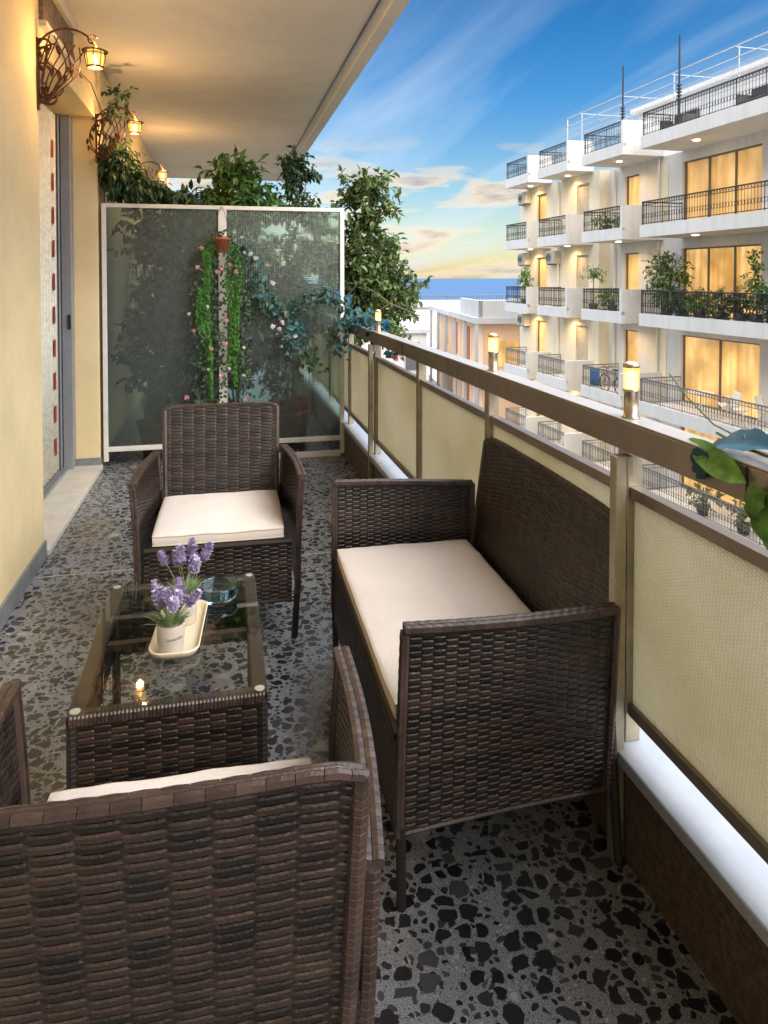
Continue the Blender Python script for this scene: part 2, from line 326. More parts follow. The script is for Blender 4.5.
def mk_panelglass():
    "patterned yellow glass: embossed diagonal relief, lets daylight through"
    m = bpy.data.materials.new('yellow_patterned_glass'); m.use_nodes = True; N = m.node_tree.nodes; L = m.node_tree.links; p = N['Principled BSDF']
    tc = nd(N, 'ShaderNodeTexCoord'); sp = nd(N, 'ShaderNodeSeparateXYZ'); L.new(tc.outputs['Object'], sp.inputs[0])
    y, z = sp.outputs[1], sp.outputs[2]
    f = 2*pi/.0095
    a = mth(N, L, 'SINE', mth(N, L, 'MULTIPLY', mth(N, L, 'ADD', y, mth(N, L, 'MULTIPLY', z, .12)), f))
    b = mth(N, L, 'SINE', mth(N, L, 'MULTIPLY', mth(N, L, 'SUBTRACT', z, mth(N, L, 'MULTIPLY', y, .35)), f*1.15))
    h = mth(N, L, 'MULTIPLY', mth(N, L, 'ADD', mth(N, L, 'MULTIPLY', a, .5), .9), mth(N, L, 'ADD', b, 1))
    n = nd(N, 'ShaderNodeTexNoise'); n.inputs['Scale'].default_value = 140; n.inputs['Detail'].default_value = 2; L.new(tc.outputs['Object'], n.inputs['Vector'])
    h = mth(N, L, 'ADD', h, mth(N, L, 'MULTIPLY', n.outputs[0], 1.6))
    n2 = nd(N, 'ShaderNodeTexNoise'); n2.inputs['Scale'].default_value = 2.0; n2.inputs['Detail'].default_value = 3; L.new(tc.outputs['Object'], n2.inputs['Vector'])
    hc = mth(N, L, 'MULTIPLY', h, .25, True)
    col = mixc(N, L, hc, (.66, .62, .48), (.92, .89, .78))
    col = mixc(N, L, 1.0, col, ramp(N, L, n2.outputs[0], [(.3, (.84, .81, .70)), (.7, (1.0, 1.0, 1.04))]), 'MULTIPLY')
    L.new(col, p.inputs['Base Color']); p.inputs['Roughness'].default_value = .3
    bp = nd(N, 'ShaderNodeBump'); bp.inputs['Strength'].default_value = .75; bp.inputs['Distance'].default_value = .002; L.new(h, bp.inputs['Height']); L.new(bp.outputs[0], p.inputs['Normal'])
    t = nd(N, 'ShaderNodeBsdfTranslucent'); L.new(col, t.inputs[0]); L.new(bp.outputs[0], t.inputs['Normal'])
    mx = nd(N, 'ShaderNodeMixShader'); mx.inputs[0].default_value = .55; o = [x for x in N if x.type == 'OUTPUT_MATERIAL'][0]
    L.new(p.outputs[0], mx.inputs[1]); L.new(t.outputs[0], mx.inputs[2]); L.new(mx.outputs[0], o.inputs[0])
    return m
M['panelglass'] = mk_panelglass()
def mk_frost():
    m = bpy.data.materials.new('frosted_ribbed_glass'); m.use_nodes = True; N = m.node_tree.nodes; L = m.node_tree.links; p = N['Principled BSDF']
    tc = nd(N, 'ShaderNodeTexCoord'); sp = nd(N, 'ShaderNodeSeparateXYZ'); L.new(tc.outputs['Object'], sp.inputs[0])
    wv = mth(N, L, 'SINE', mth(N, L, 'MULTIPLY', sp.outputs[0], 2*pi/.019))
    wz = mth(N, L, 'SINE', mth(N, L, 'MULTIPLY', sp.outputs[2], 2*pi/.014))
    n = nd(N, 'ShaderNodeTexNoise'); n.inputs['Scale'].default_value = 3; n.inputs['Detail'].default_value = 5; L.new(tc.outputs['Object'], n.inputs['Vector'])
    h = mth(N, L, 'ADD', mth(N, L, 'MULTIPLY', wv, .6), mth(N, L, 'MULTIPLY', wz, .3))
    bp = nd(N, 'ShaderNodeBump'); bp.inputs['Strength'].default_value = .7; bp.inputs['Distance'].default_value = .0025; L.new(h, bp.inputs['Height'])
    p.inputs['Base Color'].default_value = (.55, .70, .60, 1); p.inputs['Transmission Weight'].default_value = 1; p.inputs['IOR'].default_value = 1.12
    p.inputs['Roughness'].default_value = .13; L.new(bp.outputs[0], p.inputs['Normal'])
    # dusty film
    d = nd(N, 'ShaderNodeBsdfDiffuse'); d.inputs[0].default_value = (.12, .18, .16, 1)
    gl = nd(N, 'ShaderNodeBsdfGlossy'); gl.inputs['Roughness'].default_value = .32; L.new(bp.outputs[0], gl.inputs['Normal'])
    mx = nd(N, 'ShaderNodeMixShader'); L.new(ramp(N, L, n.outputs[0], [(.4, (.01,)*3), (.72, (.13,)*3)]), mx.inputs[0]); L.new(p.outputs[0], mx.inputs[1]); L.new(d.outputs[0], mx.inputs[2])
    m2 = nd(N, 'ShaderNodeMixShader'); m2.inputs[0].default_value = .05; L.new(mx.outputs[0], m2.inputs[1]); L.new(gl.outputs[0], m2.inputs[2])
    o = [x for x in N if x.type == 'OUTPUT_MATERIAL'][0]; L.new(m2.outputs[0], o.inputs[0]); return m
M['frost'] = mk_frost()
def mk_sea():
    m = pmat('sea_water', (.008, .07, .19), .4); N = m.node_tree.nodes; L = m.node_tree.links; p = N['Principled BSDF']
    tc = nd(N, 'ShaderNodeTexCoord'); n = nd(N, 'ShaderNodeTexNoise'); n.inputs['Scale'].default_value = .05; n.inputs['Detail'].default_value = 6; L.new(tc.outputs['Object'], n.inputs['Vector'])
    b = nd(N, 'ShaderNodeBump'); b.inputs['Strength'].default_value = .6; b.inputs['Distance'].default_value = 6; L.new(n.outputs[0], b.inputs['Height']); L.new(b.outputs[0], p.inputs['Normal']); return m
M['sea'] = mk_sea()

# ------------------------------------------------------------ setting
XL, XK = -.86, .92                  # house wall plane, kerb plane
YB, YE = -4.0, 11.5                 # balcony runs from behind the camera to the far end
tag(MB().box((-4000, -400, -32), (4000, 0, -31.8)).add([(-9000, 0, -31.8), (9000, 0, -31.8), (30000, 45000, -31.8), (-30000, 45000, -31.8)], [(0,1,2,3)]).build('sea', M['sea']), kind='structure')
tag(MB().box((-200, -200, -31), (260, 120, -12)).build('ground', M['asphalt']), kind='structure')
fl = MB().box((XL, YB, -.22), (1.12, 3.495, 0)).box((XL, 3.505, -.22), (1.12, YE, 0)).box((-3, YB, -.24), (1.11, YE, -.008))
tag(fl.build('balcony_floor', M['terrazzo']), kind='structure')
tag(MB().box((XL, 3.495, -.006), (1.1, 3.505, -.001)).build('floor_joint', M['marble']), kind='structure')
cl = MB().box((-3, YB, 2.925), (.95, YE, 3.15)).box((.935, YB, 2.905), (1.02, YE, 3.16))
tag(cl.build('ceiling', M['ceiling']), kind='structure')
MBd = MB().box((.86, YB, 2.915), (.872, YE, 2.924)); o_ = MBd.build('ceiling_drip_edge', M['gsteel']); tag(o_, kind='structure')

# house wall
hw = thing('house_wall', 'yellow rendered house wall along the left side with a door recess', 'wall')
Y0, Y1 = 3.745, 5.40
b = MB().box((-1.35, YB, 0), (XL, Y0, 2.92)).box((-1.35, Y1, 0), (XL, YE, 2.92)).box((-1.35, Y0, 2.5), (XL, Y1, 2.92))
b.build('wall', M['yellow'], hw, bevel=.006)
b = MB().box((-14, YB-14, 3.16), (XL, YE+1, 16)).box((-14, YB-14, -12), (-3.01, YE+1, 3.15)).box((-3, YE+.5, -12), (XL, YE+1, 3.15)).box((-3, YB-14, -12), (XL, YB-1.5, 3.15))
for k in (1, 2, 3): b.box((XL+.002, YB-6, 2.925+3.1*k), (1.02, YE, 3.15+3.1*k))
b.build('upper_storeys', M['yellow'], hw)
b = MB().box((XL, YB, 0), (XL+.012, Y0, .085)).box((XL-.0, Y1, 0), (XL+.012, YE, .085)).box((XL-.16, Y1-.012, 0), (XL+.012, Y1, .085)).box((XL, Y0, .0), (XL-.12, Y0+.012, .085))
b.build('skirting', M['skirt'], hw)
MB().box((-1.35, Y0+.013, 0), (XL+.02, Y1-.013, .035)).build('door_sill', M['marble'], hw, bevel=.004)
MB().box((XL, 3.76, 2.63), (XL+.02, 4.5, 2.80)).build('carved_panel', M['carved'], hw)
MB().box((XL, 3.76, 2.80), (XL+.045, 4.52, 2.86)).box((XL, 3.76, 2.60), (XL+.035, 4.52, 2.628)).build('moulding', M['marble'], hw)
dr = MB().box((-1.165, Y1-.16, .036), (-1.105, Y1-.08, 2.5)).box((-1.085, Y1-.10, .036), (-1.020, Y1-.012, 2.5)).box((-1.100, Y1-.13, .036), (-1.090, Y1-.04, 2.5)) \
    .box((-1.165, Y0+.02, .036), (-1.105, Y1-.16, .075)).box((-1.085, Y0+.02, .036), (-1.050, Y1-.1, .055)).box((-1.165, Y0+.02, 2.44), (-1.105, Y1-.16, 2.5)).box((-1.165, Y0+.02, .07), (-1.115, Y0+.08, 2.44)).box((-1.165, 4.52, .07), (-1.120, 4.57, 2.44))
d_ = dr.build('sliding_door', M['greyframe'], hw, bevel=.003)
MB().box((-1.045, Y1-.105, 1.02), (-1.027, Y1-.113, 1.12)).box((-1.140, Y1-.165, 1.02), (-1.120, Y1-.173, 1.12)).build('handle', M['black'], d_)
# curtain inside, with red squares
cv = MB(); n = 120; vs = []
for i in range(n+1):
    y = Y0+.05+1.27*i/n
    for zz in (.1, 2.45): vs.append((-1.075+.010*sin(i*.9), y, zz))
cv.add(vs, [(2*i, 2*i+2, 2*i+3, 2*i+1) for i in range(n)])
cu = cv.build('lace_curtain', M['lace'], d_, smooth=True, solid=.003)
rd = MB()
for k in range(10):
    rd.box((-1.061, 4.93, .22+.215*k), (-1.0595, 4.985, .22+.215*k+.11))
rd.build('red_squares', M['red'], d_)

# kerb wall + sill
kb = thing('kerb_wall', 'low brown granite kerb wall under the balcony railing', 'wall')
SZ = .262
MB().box((XK, YB, 0), (1.10, YE, SZ-.03)).build('kerb', M['granite'], kb)
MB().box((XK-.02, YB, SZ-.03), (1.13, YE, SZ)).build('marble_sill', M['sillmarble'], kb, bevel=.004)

# railing
RT = 1.04
rl = thing('balcony_railing', 'brown metal balcony handrail with posts and yellow patterned glass panels', 'railing')
hr = MB().box((.92, YB, RT-.072), (.985, YE, RT-.003)); hr.build('handrail', M['alu_brown'], rl, bevel=.003)
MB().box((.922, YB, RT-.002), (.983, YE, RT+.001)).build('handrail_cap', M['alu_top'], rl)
for ys in (1.09, 3.6, 6.1): MB().box((.9175, ys, RT-.074), (.9197, ys+.004, RT-.004)).build('rail_joint', M['black'], rl)
PY = [.55, 1.48, 2.38, 3.32, 4.33, 5.28, 6.3, 7.3, 8.3, 9.3]
for y in PY:
    MB().box((.935, y+.022, SZ), (.975, y+.065, RT-.073)).build('post', M['alu'], rl, bevel=.003)
for y in (.55, 1.48, 4.33, 7.3):
    MB().box((.890, y-.004, 0), (.918, y+.026, RT-.08)).box((.918, y-.004, RT-.125), (.934, y+.026, RT-.08)).build('strut', M['alu'], rl, bevel=.003)
ys = [YB] + PY + [YE]
for a, c in zip(ys[:-1], ys[1:]):
    if c-a < .3: continue
    a2, c2 = a+.067, c+.020
    g_ = MB().box((.953, a2, .355), (.960, c2, .854)).build('glass_panel', M['panelglass'], rl)
    MB().box((.942, a2, .33), (.970, c2, .357)).build('panel_trim', M['alu_brown'], g_); MB().box((.942, a2, .852), (.970, c2, .879)).build('panel_trim', M['alu_brown'], g_)

# rail lamps
def rail_lamp(y, label, first=None):
    if first:
        o = copy_tree(first); o.location.y = y; o['label'] = label; return o
    t = thing('rail_lamp', label, 'lamp', (.951, y, RT+.001), 0, 'candle lamps on the handrail')
    MB().lathe([(0, 0), (.021, 0), (.021, .004), (.017, .006), (.017, .062), (.019, .064), (.019, .070), (0, .070)], 24).build('lamp_base', M['steel'], t, smooth=True)
    MB().lathe([(.018, .070), (.018, .122)], 24).build('glass_tube', M['lampglass'], t, smooth=True)
    MB().lathe([(0, .071), (.0145, .071), (.0150, .085), (.0145, .108), (0, .116)], 16).build('flame_light', M['candle'], t, smooth=True)
    MB().lathe([(0, .121), (.0195, .121), (.0195, .129), (.010, .134), (0, .134)], 24).build('lamp_cap', M['steel'], t, smooth=True)
    l = bpy.data.lights.new('rail_lamp_light', 'POINT'); l.energy = .35; l.color = (1, .62, .25); l.shadow_soft_size = .015
    lo = bpy.data.objects.new('rail_lamp_light', l); COL.objects.link(lo); lo.parent = t; lo.location = (0, 0, .15)
    return t
lp = rail_lamp(1.515, 'glowing candle lamp on the handrail above the sofa, largest and nearest')
rail_lamp(2.40, 'glowing candle lamp on the handrail, middle one in front of the peach building', lp)
rail_lamp(4.33, 'small glowing candle lamp on the handrail beside the tree and glass partition', lp)

# partition screen
PYY = 5.42
ps = thing('partition_screen', 'white framed frosted glass partition with two panes at the balcony end', 'screen')
def bar(x0, x1, z0, z1, dy=.0): return (x0, PYY-.02-dy, z0), (x1, PYY+.02+dy, z1)
fr = MB().box(*bar(-.838, -.806, .05, 1.91)).box(*bar(.886, .918, .02, 1.91)).box(*bar(-.806, .886, 1.88, 1.91)).box(*bar(-.025, .035, .155, 1.88)) \
    .box(*bar(-.806, .886, .12, .155)).box(*bar(.30, .886, .0, .04))
fr.build('frame', M['whiteframe'], ps, bevel=.003)
MB().box((-.806, PYY-.004, .156), (-.026, PYY+.004, 1.879)).build('glass_pane', M['frost'], ps)
MB().box((.036, PYY-.004, .156), (.885, PYY+.004, 1.879)).build('glass_pane', M['frost'], ps)

# ------------------------------------------------------------ wicker
def weave(mb, P, wlen, hlen, stake=.03, row=.011, amp=.0032, n0=None):
    amp *= .52; TH = .0016
    "ribbons woven over and under stakes on the surface P(u,v)"
    nr = max(2, int(hlen/row)); ns = max(2, int(round(wlen/stake))); smp = ns*5
    for j in range(nr):
        v = (j+.5)/nr; hw_ = .5*1.8/nr; ph = j % 2; vs = []
        jit = rnd(-.12, .12)
        for i in range(smp+1):
            u = i/smp
            e = .002; pu = (P(min(1, u+e), v)-P(max(0, u-e), v)); pv = (P(u, min(1, v+e))-P(u, max(0, v-e)))
            nn = pu.cross(pv); nn = nn.normalized() if nn.length > 0 else V((0, 1, 0))
            c = cos(pi*(u*ns + ph)+jit); o = amp*(abs(c)**.4)*(1 if c > 0 else -1)
            wob = noise.noise(V((u*ns*.7, j*1.7, hlen*9)))*.10/nr
            a = P(u, min(1, max(0, v-hw_+wob))); bb = P(u, min(1, max(0, v+hw_+wob))); mid = (a+bb)/2
            qa, qb = a.lerp(bb, .22), a.lerp(bb, .78); vs += [a+nn*o, qa+nn*(o+TH), qb+nn*(o+TH), bb+nn*o, qb+nn*(o-TH), qa+nn*(o-TH)]
        fs = [(i*6+k, i*6+(k+1)%6, (i+1)*6+(k+1)%6, (i+1)*6+k) for i in range(smp) for k in range(6)]
        mb.add(vs, fs)
    for i in range(ns):
        u = (i+.5)/ns; du = .12/ns if stake > .04 else .18/ns; vs = []
        for j in range(9):
            v = j/8; a = P(u-du, v); c = P(u+du, v); nn = (c-a).cross(P(u, min(1, v+.01))-P(u, max(0, v-.01))); nn = nn.normalized()
            vs += [a+nn*.0012, c+nn*.0012, c-nn*.0012, a-nn*.0012]
        mb.add(vs, [(j*4+k, j*4+(k+1)%4, (j+1)*4+(k+1)%4, (j+1)*4+k) for j in range(8) for k in range(4)])
def binding(mb, pts, side, wd=.030, tl=.026, th=.011):
    "flat woven edging: two staggered columns of short strips along a path; side = across direction"
    pts = [V(p) for p in pts]; L_ = [0]
    for a, c in zip(pts[:-1], pts[1:]): L_.append(L_[-1]+(c-a).length)
    tot = L_[-1]
    def at(s):
        s = max(0, min(tot, s))
        for i in range(len(pts)-1):
            if s <= L_[i+1] or i == len(pts)-2:
                t = (s-L_[i])/(L_[i+1]-L_[i]); return pts[i].lerp(pts[i+1], t)
    side = V(side).normalized()
    n = max(1, int(round(tot/tl)))
    for colm in (0, 1):
        sc = (-.25 if colm == 0 else .25)*wd
        for k in range(n+1):
            s0 = (k-.5*colm)*tot/n; s1 = s0+tot/n*.975
            s0 = max(0, s0); s1 = min(tot, s1)
            if s1-s0 < .004: continue
            p0, p1 = at(s0), at(s1); pm = at((s0+s1)/2); t = (p1-p0).normalized(); sd_ = (side-t*side.dot(t)).normalized(); nn = sd_.cross(t)
            if nn.z < -.01 or (abs(nn.z) < .01 and nn.y < 0): nn = -nn
            hwd = wd*.235; c0 = sd_*sc; vs = []
            for p, h in ((p0, -.0006), (pm, .0004), (p1, -.0006)):
                vs += [p+c0-sd_*hwd+nn*(th*.5+h-.001), p+c0+nn*(th*.5+h+.001), p+c0+sd_*hwd+nn*(th*.5+h-.001), p+c0+sd_*hwd-nn*(th*.5), p+c0-sd_*hwd-nn*(th*.5)]
            mb.add(vs, [(i*5+q, i*5+(q+1)%5, (i+1)*5+(q+1)%5, (i+1)*5+q) for i in range(2) for q in range(5)] + [(4,3,2,1,0), (10,11,12,13,14)])
def wrapped(mb, a, c, r=.013):
    "leg wound with strip"
    a, c = V(a), V(c); n = max(2, int((c-a).length/.012)); pts = []; rs = []
    for i in range(n):
        for t, k in ((0, .93), (.15, 1), (.85, 1), (.99, .93)):
            pts.append(a.lerp(c, (i+t)/n)); rs.append(r*k)
    mb.tube(pts, rs, 8)

def seat(name, label, cat, W, group, cw):
    """W: half width at arms front. Local: front faces -Y, origin at floor centre."""
    t = thing(name, label, cat, group=group)
    big = W > .4
    hb0, hb1 = W-.050, W-(.068 if big else .042)            # back half width low / high
    yb0, yb1 = .24, (.295 if big else .325)                # back leans
    zb0, zt = .36, .80
    def back(u, v):
        x = (hb0+(hb1-hb0)*v)*(2*u-1); q = abs(2*u-1)
        top = zt - .012*q**10
        zz = zb0+(top-zb0)*v
        return V((x, yb0+(yb1-yb0)*v**1.2 + (.012 if not big else .01)*(1-q*q)*v, zz))
    m = MB(); weave(m, back, 2*hb0, zt-zb0, .050 if not big else .036, .0070, .0036)
    m2 = MB()
    bp = m.build('backrest', M['wicker'], t)
    rim = [back(0, v/6) for v in range(7)] + [back(u/16, 1) for u in range(1, 17)] + [back(1, 1-v/6) for v in range(1, 7)]
    rm = MB(); rm.tube([p+V((0, .002, -.004)) for p in rim], .0095, 8)
    binding(rm, [back(u/16, 1)+V((0, .004, 0)) for u in range(17)], (0, 1, 0), .024, .034, .009)
    for uu in (0, 1): wrapped(rm, back(uu, 0), back(uu, .98), .012)
    rm.build('back_rim', M['wicker_trim'], bp)
    # arms
    for s_ in (-1, 1):
        yf = -.325
        def arm(u, v, s_=s_):            # u 0 back .. 1 front
            y = .245+(yf-.245)*u
            top = .612 + (.020 if big else .004)*u; bot = .175+.016*sin(pi*u)
            xx = s_*(W-.035 + .035*u + .014*sin(pi*u) + .018*v*v)
            return V((xx, y + .01*v, bot+(top-bot)*v))
        m = MB(); weave(m, arm, .57, .45, .030, .0076, .0034); am = m.build('armrest', M['wicker'], t)
        rm = MB(); pts = [arm(i/14, 1)+V((0, 0, .003)) for i in range(15)]
        rm.tube([p-V((0, 0, .008)) for p in pts], .010, 8)
        binding(rm, pts, (1, 0, 0), .033, .026, .013)
        binding(rm, [arm(1, .985-i/12*.985)+V((0, -.002, 0)) for i in range(13)], (1, 0, 0), .024, .026, .010)
        rm.tube([arm(1, 1-i/6)+V((0, .006, 0)) for i in range(7)], .0095, 8)
        wrapped(rm, arm(0, 0), arm(0, 1), .012); rm.tube([arm(i/10, 0) for i in range(11)], .006, 6)
        rm.build('arm_rim', M['wicker_trim'], am)
        lg = MB(); wrapped(lg, arm(1, 0)+V((0, .008, .02)), (s_*(W-.012), yf+.012, 0), .0125); lg.build('leg', M['wicker_core'], t)
        lg = MB(); wrapped(lg, (s_*(W-.035), .245, .45), (s_*(W-.03), .275, 0), .0125); lg.build('leg', M['wicker_core'], t)
    # seat base, front apron
    Wf = W-.022
    def apron(u, v): return V((Wf*(2*u-1), -.318, .15+.225*v))
    def seattop(u, v): return V(((W-.05+.02*(1-v))*(2*u-1), -.315+.56*v, .375))
    m = MB(); weave(m, apron, 2*Wf, .225, .034, .0078, .0032)
    ap = m.build('apron', M['wicker'], t)
    rm = MB(); rm.tube([apron(0, 1), apron(1, 1)], .011, 8); rm.tube([apron(0, 0), apron(1, 0)], .007, 6); rm.build('apron_rim', M['wicker_core'], ap)
    m = MB().box((-(W-.045), -.31, .345), (W-.045, .25, .372)); m.build('seat_frame', M['wicker_core'], t)
    return t
def cushion_mesh(hx, hy, th):
    "box cushion with crowned top and a soft rounded edge"
    mb = MB(); nx, ny = 44, 34; vs = []
    def sup(a): return math.copysign(1-(1-abs(a))**1.0, a)
    def surf(u, v, top):
        x, y = 2*u-1, 2*v-1
        e = (1-abs(x)**14)*(1-abs(y)**14)
        crown = .010*(1-x*x)*(1-y*y)
        wr = .0045*noise.noise(V((x*2.2*hx/hy, y*2.2, hx)))+.0022*noise.noise(V((x*5*hx/hy, y*9, hx+3)))
        zz = th*.5*(.62+.38*max(0, e)**.5) + (crown+wr if top else 0)
        rx = hx*(1-.012*abs(y)**6); ry = hy*(1-.012*abs(x)**6)
        return V((x*rx, y*ry, zz if top else -zz))
    for top in (1, 0):
        for j in range(ny+1):
            for i in range(nx+1):
                u, v = i/nx, j/ny; u = .5-.5*cos(pi*u)*1.0 if 1 else u; v = .5-.5*cos(pi*v)
                vs.append(surf(u, v, top)+V((0, 0, th/2)))
    K = (nx+1)*(ny+1); fs = []
    for j in range(ny):
        for i in range(nx):
            a = j*(nx+1)+i; fs.append((a, a+1, a+nx+2, a+nx+1)); fs.append((K+a, K+a+nx+1, K+a+nx+2, K+a+1))
    edge = [i for i in range(nx+1)] + [j*(nx+1)+nx for j in range(1, ny+1)] + [ny*(nx+1)+i for i in range(nx-1, -1, -1)] + [j*(nx+1) for j in range(ny-1, 0, -1)]
    for a, c in zip(edge, edge[1:]+edge[:1]): fs.append((a, K+a, K+c, c))
    mb.add(vs, fs); return mb, [vs[e] for e in edge], [vs[K+e] for e in edge]
def cushion(label, hx, hy, loc, rz, th=.052):
    t = thing('seat_cushion', label, 'cushion', loc, rz)
    mb, e1, e2 = cushion_mesh(hx, hy, th); mb.build('cushion_cover', M['cushion'], t, smooth=True)
    m = MB(); m.tube(e1+[e1[0]], .0024, 6, False); m.tube(e2+[e2[0]], .0024, 6, False); m.build('piping', M['piping'], t, smooth=True)
    return t
G = 'brown rattan armchairs'
ch = seat('rattan_armchair', 'brown rattan armchair at the far end facing the camera, in front of the partition', 'armchair', .29, G, 0)
ch.scale = (1, .93, 1); ch.location = (-.01, 2.99, 0); ch.rotation_euler.z = R(-1)
cushion('cream cushion on the far armchair facing the camera', .243, .25, (-.012, 2.965, .374), R(-1))
c2_ = copy_tree(ch); c2_.location = (-.082, 1.125, 0); c2_.rotation_euler.z = R(178.8)
c2_['label'] = 'brown rattan armchair seen from behind in the near left foreground'
cushion('cream cushion on the near armchair, mostly hidden behind its backrest', .243, .25, (-.080, 1.147, .374), R(178.8))
sf = seat('rattan_sofa', 'brown rattan two seat sofa along the balcony railing', 'sofa', .528, 'x', 0); del sf['group']
sf.scale = (1, .90, 1); sf.location = (.665, 1.978, 0); sf.rotation_euler.z = R(-91.1)
cushion('long cream cushion on the two seat sofa', .468, .24, (.620, 1.985, .374), R(-91))

# ------------------------------------------------------------ table
tb = thing('coffee_table', 'low brown rattan coffee table with a clear glass top', 'table', (-.124, 2.030, 0), 0)
hw2, hl, zt = .226, .352, .40
def tw(p0, p1, z0, z1, st=.034):
    p0, p1 = V(p0), V(p1)
    return lambda u, v: V((p0.x+(p1.x-p0.x)*u, p0.y+(p1.y-p0.y)*u, z0+(z1-z0)*v))
cs = [(-hw2+.008, -hl+.008), (hw2-.008, -hl+.008), (hw2-.008, hl-.008), (-hw2+.008, hl-.008)]
sk = MB(); rims = MB()
for k in range(4):
    a, c = cs[k], cs[(k+1) % 4]; f = tw((*a, 0), (*c, 0), .17, .375)
    weave(sk, f, (V(a)-V(c)).length, .205, .036, .0080, .0032)
sk.build('apron', M['wicker'], tb)
for k in range(4):
    a, c = cs[k], cs[(k+1) % 4]; n = V((c[1]-a[1], a[0]-c[0], 0)).normalized()
    wd = V(c)-V(a); cnt = int(wd.length/.0085)
    ii = -n*.014
    for i in range(cnt):       # wound strip across the frame
        p = V((*a, .382)).lerp(V((*c, .382)), (i+.5)/cnt)+ii*.9; dd = V((*c, 0))-V((*a, 0)); dd.normalize()
        h = .0039; vs = []
        for q in (-h, 0, h):
            for (o_n, o_z) in ((.019, -.012), (.019, .004), (.015, .009), (-.015, .009), (-.019, .004), (-.019, -.012)):
                g = 1 if q == 0 else .93
                vs.append(p+dd*q+n*o_n*g+V((0, 0, o_z*g)))
        rims.add(vs, [(r*6+e, r*6+(e+1) % 6, (r+1)*6+(e+1) % 6, (r+1)*6+e) for r in range(2) for e in range(6)])
rims.build('table_frame', M['wicker_trim'], tb)
# inner shelf braces
MB().box((-hw2+.03, -.012, .362), (hw2-.03, .012, .378)).build('crossbar', M['wicker_trim'], tb)
for sx in (-1, 1):
    for sy in (-1, 1):
        lg = MB(); wrapped(lg, (sx*(hw2-.014), sy*(hl-.014), .37), (sx*(hw2-.014), sy*(hl-.014), 0), .013); lg.build('leg', M['wicker_core'], tb)
        MB().lathe([(0, 0), (.011, 0), (.012, .002), (.012, .0035), (0, .0035)], 16, (sx*(hw2-.02), sy*(hl-.02), .3915)).build('suction_pad', M['acwhite'], tb)
MB().box((-hw2, -hl, .3955), (hw2, hl, .4005)).build('glass_top', M['tableglass'], tb, bevel=.001)

# tray, pots, ashtray on the table
TZ = .4012
def rrect(hx, hy, r, n=6):
    o = []
    for sx, sy, a0 in ((1, 1, 0), (-1, 1, 90), (-1, -1, 180), (1, -1, 270)):
        for k in range(n+1):
            a = R(a0+90*k/n); o.append((sx*(hx-r)+r*cos(a), sy*(hy-r)+r*sin(a)))
    return o
tr = MB(); prof = [(0.0, .004), (.80, .004), (.88, .007), (.95, .020), (1.0, .021), (1.0, .017), (.90, .0), (0, 0)]
o1 = rrect(.064, .150, .038); n = len(o1); vs = []
for k, h in prof:
    for x, y in o1:
        kk = k; vs.append((x-(1-kk)*math.copysign(.064, x) if kk > .5 else 0, y-(1-kk)*math.copysign(.064, y) if kk > .5 else 0, h))
tr.add(vs, [(i*n+k, i*n+(k+1) % n, (i+1)*n+(k+1) % n, (i+1)*n+k) for i in range(len(prof)-1) for k in range(n)])
to = tr.build('serving_tray', M['tray'], None, smooth=True); to.location = (-.118, 2.005, TZ); to.rotation_euler.z = R(-4)
tag(to, 'cream oval-cornered tray under the lavender pots on the glass table', 'tray')
def lav_pot(loc, label, n_sp, hgt, rr, seedv):
    random.seed(seedv)
    t = thing('lavender_pot', label, 'potted plant', loc, 0, 'lavender pots on the table')
    MB().lathe([(0, 0), (rr*.84, 0), (rr*.88, .003), (rr*.97, hgt*.6), (rr, hgt-.001), (rr*.99, hgt), (rr*.94, hgt), (rr*.92, hgt-.012), (0, hgt-.012)], 32).build('pot', M['pot'], t, smooth=True)
    st = MB(); fl_ = MB()
    for i in range(n_sp):
        a = 2*pi*i/n_sp+rnd(-.3, .3); rad = rnd(.25, 1.0); tp = V((cos(a)*rr*rad*1.9, sin(a)*rr*rad*1.5, hgt+(rnd(.035, .062) if seedv == 3 else rnd(.07, .105))))
        b0 = V((cos(a)*rr*.4*rad, sin(a)*rr*.4*rad, hgt-.01)); dd = (tp-b0).normalized(); md = b0.lerp(tp, .5)+V((0, 0, .008))
        st.tube([b0, md, tp], .0011, 5)
        dd = (tp-md).normalized(); Ln = rnd(.042, .056)
        for k in range(190):
            s_ = random.random(); q = tp-dd*.01+dd*Ln*s_; wr = .0105*(sin(pi*min(1, s_*.85+.12))**.7)*(1.15-.55*s_)
            d3 = rdir(); d3 = (d3-dd*d3.dot(dd)).normalized(); fl_.leaf(q+d3*wr*rnd(.1, 1.15), (d3+dd*.9), dd, rnd(.008, .012), .0075, .3)
    for i in range(150):
        a = rnd(0, 2*pi); q = V((cos(a)*rr*rnd(0, .7), sin(a)*rr*rnd(0, .7), hgt-.006)); d3 = (V((cos(a)*rnd(.1, 1), sin(a)*rnd(.1, 1), rnd(.5, 1.4)))).normalized()
        st.leaf(q, d3, V((0, 0, 1)), rnd(.03, .062), rnd(.003, .006), .3, .3)
    st.build('stems', M['lavleaf'], t); fl_.build('blossom', M['lavender'], t)
    return t
pA = lav_pot((-.135, 1.895, TZ+.005), 'front lavender pot with the word Lavender on it, on the tray', 9, .078, .036, 3)
pB = lav_pot((-.106, 2.055, TZ+.005), 'rear lavender pot behind the lettered pot on the tray', 9, .078, .034, 5)
random.seed(11)
tx = bpy.data.curves.new('lettering', 'FONT'); tx.body = 'Lavender'; tx.size = .0125; tx.extrude = .0002; tx.align_x = 'CENTER'
to_ = bpy.data.objects.new('tmp', tx); COL.objects.link(to_); dg = bpy.context.evaluated_depsgraph_get()
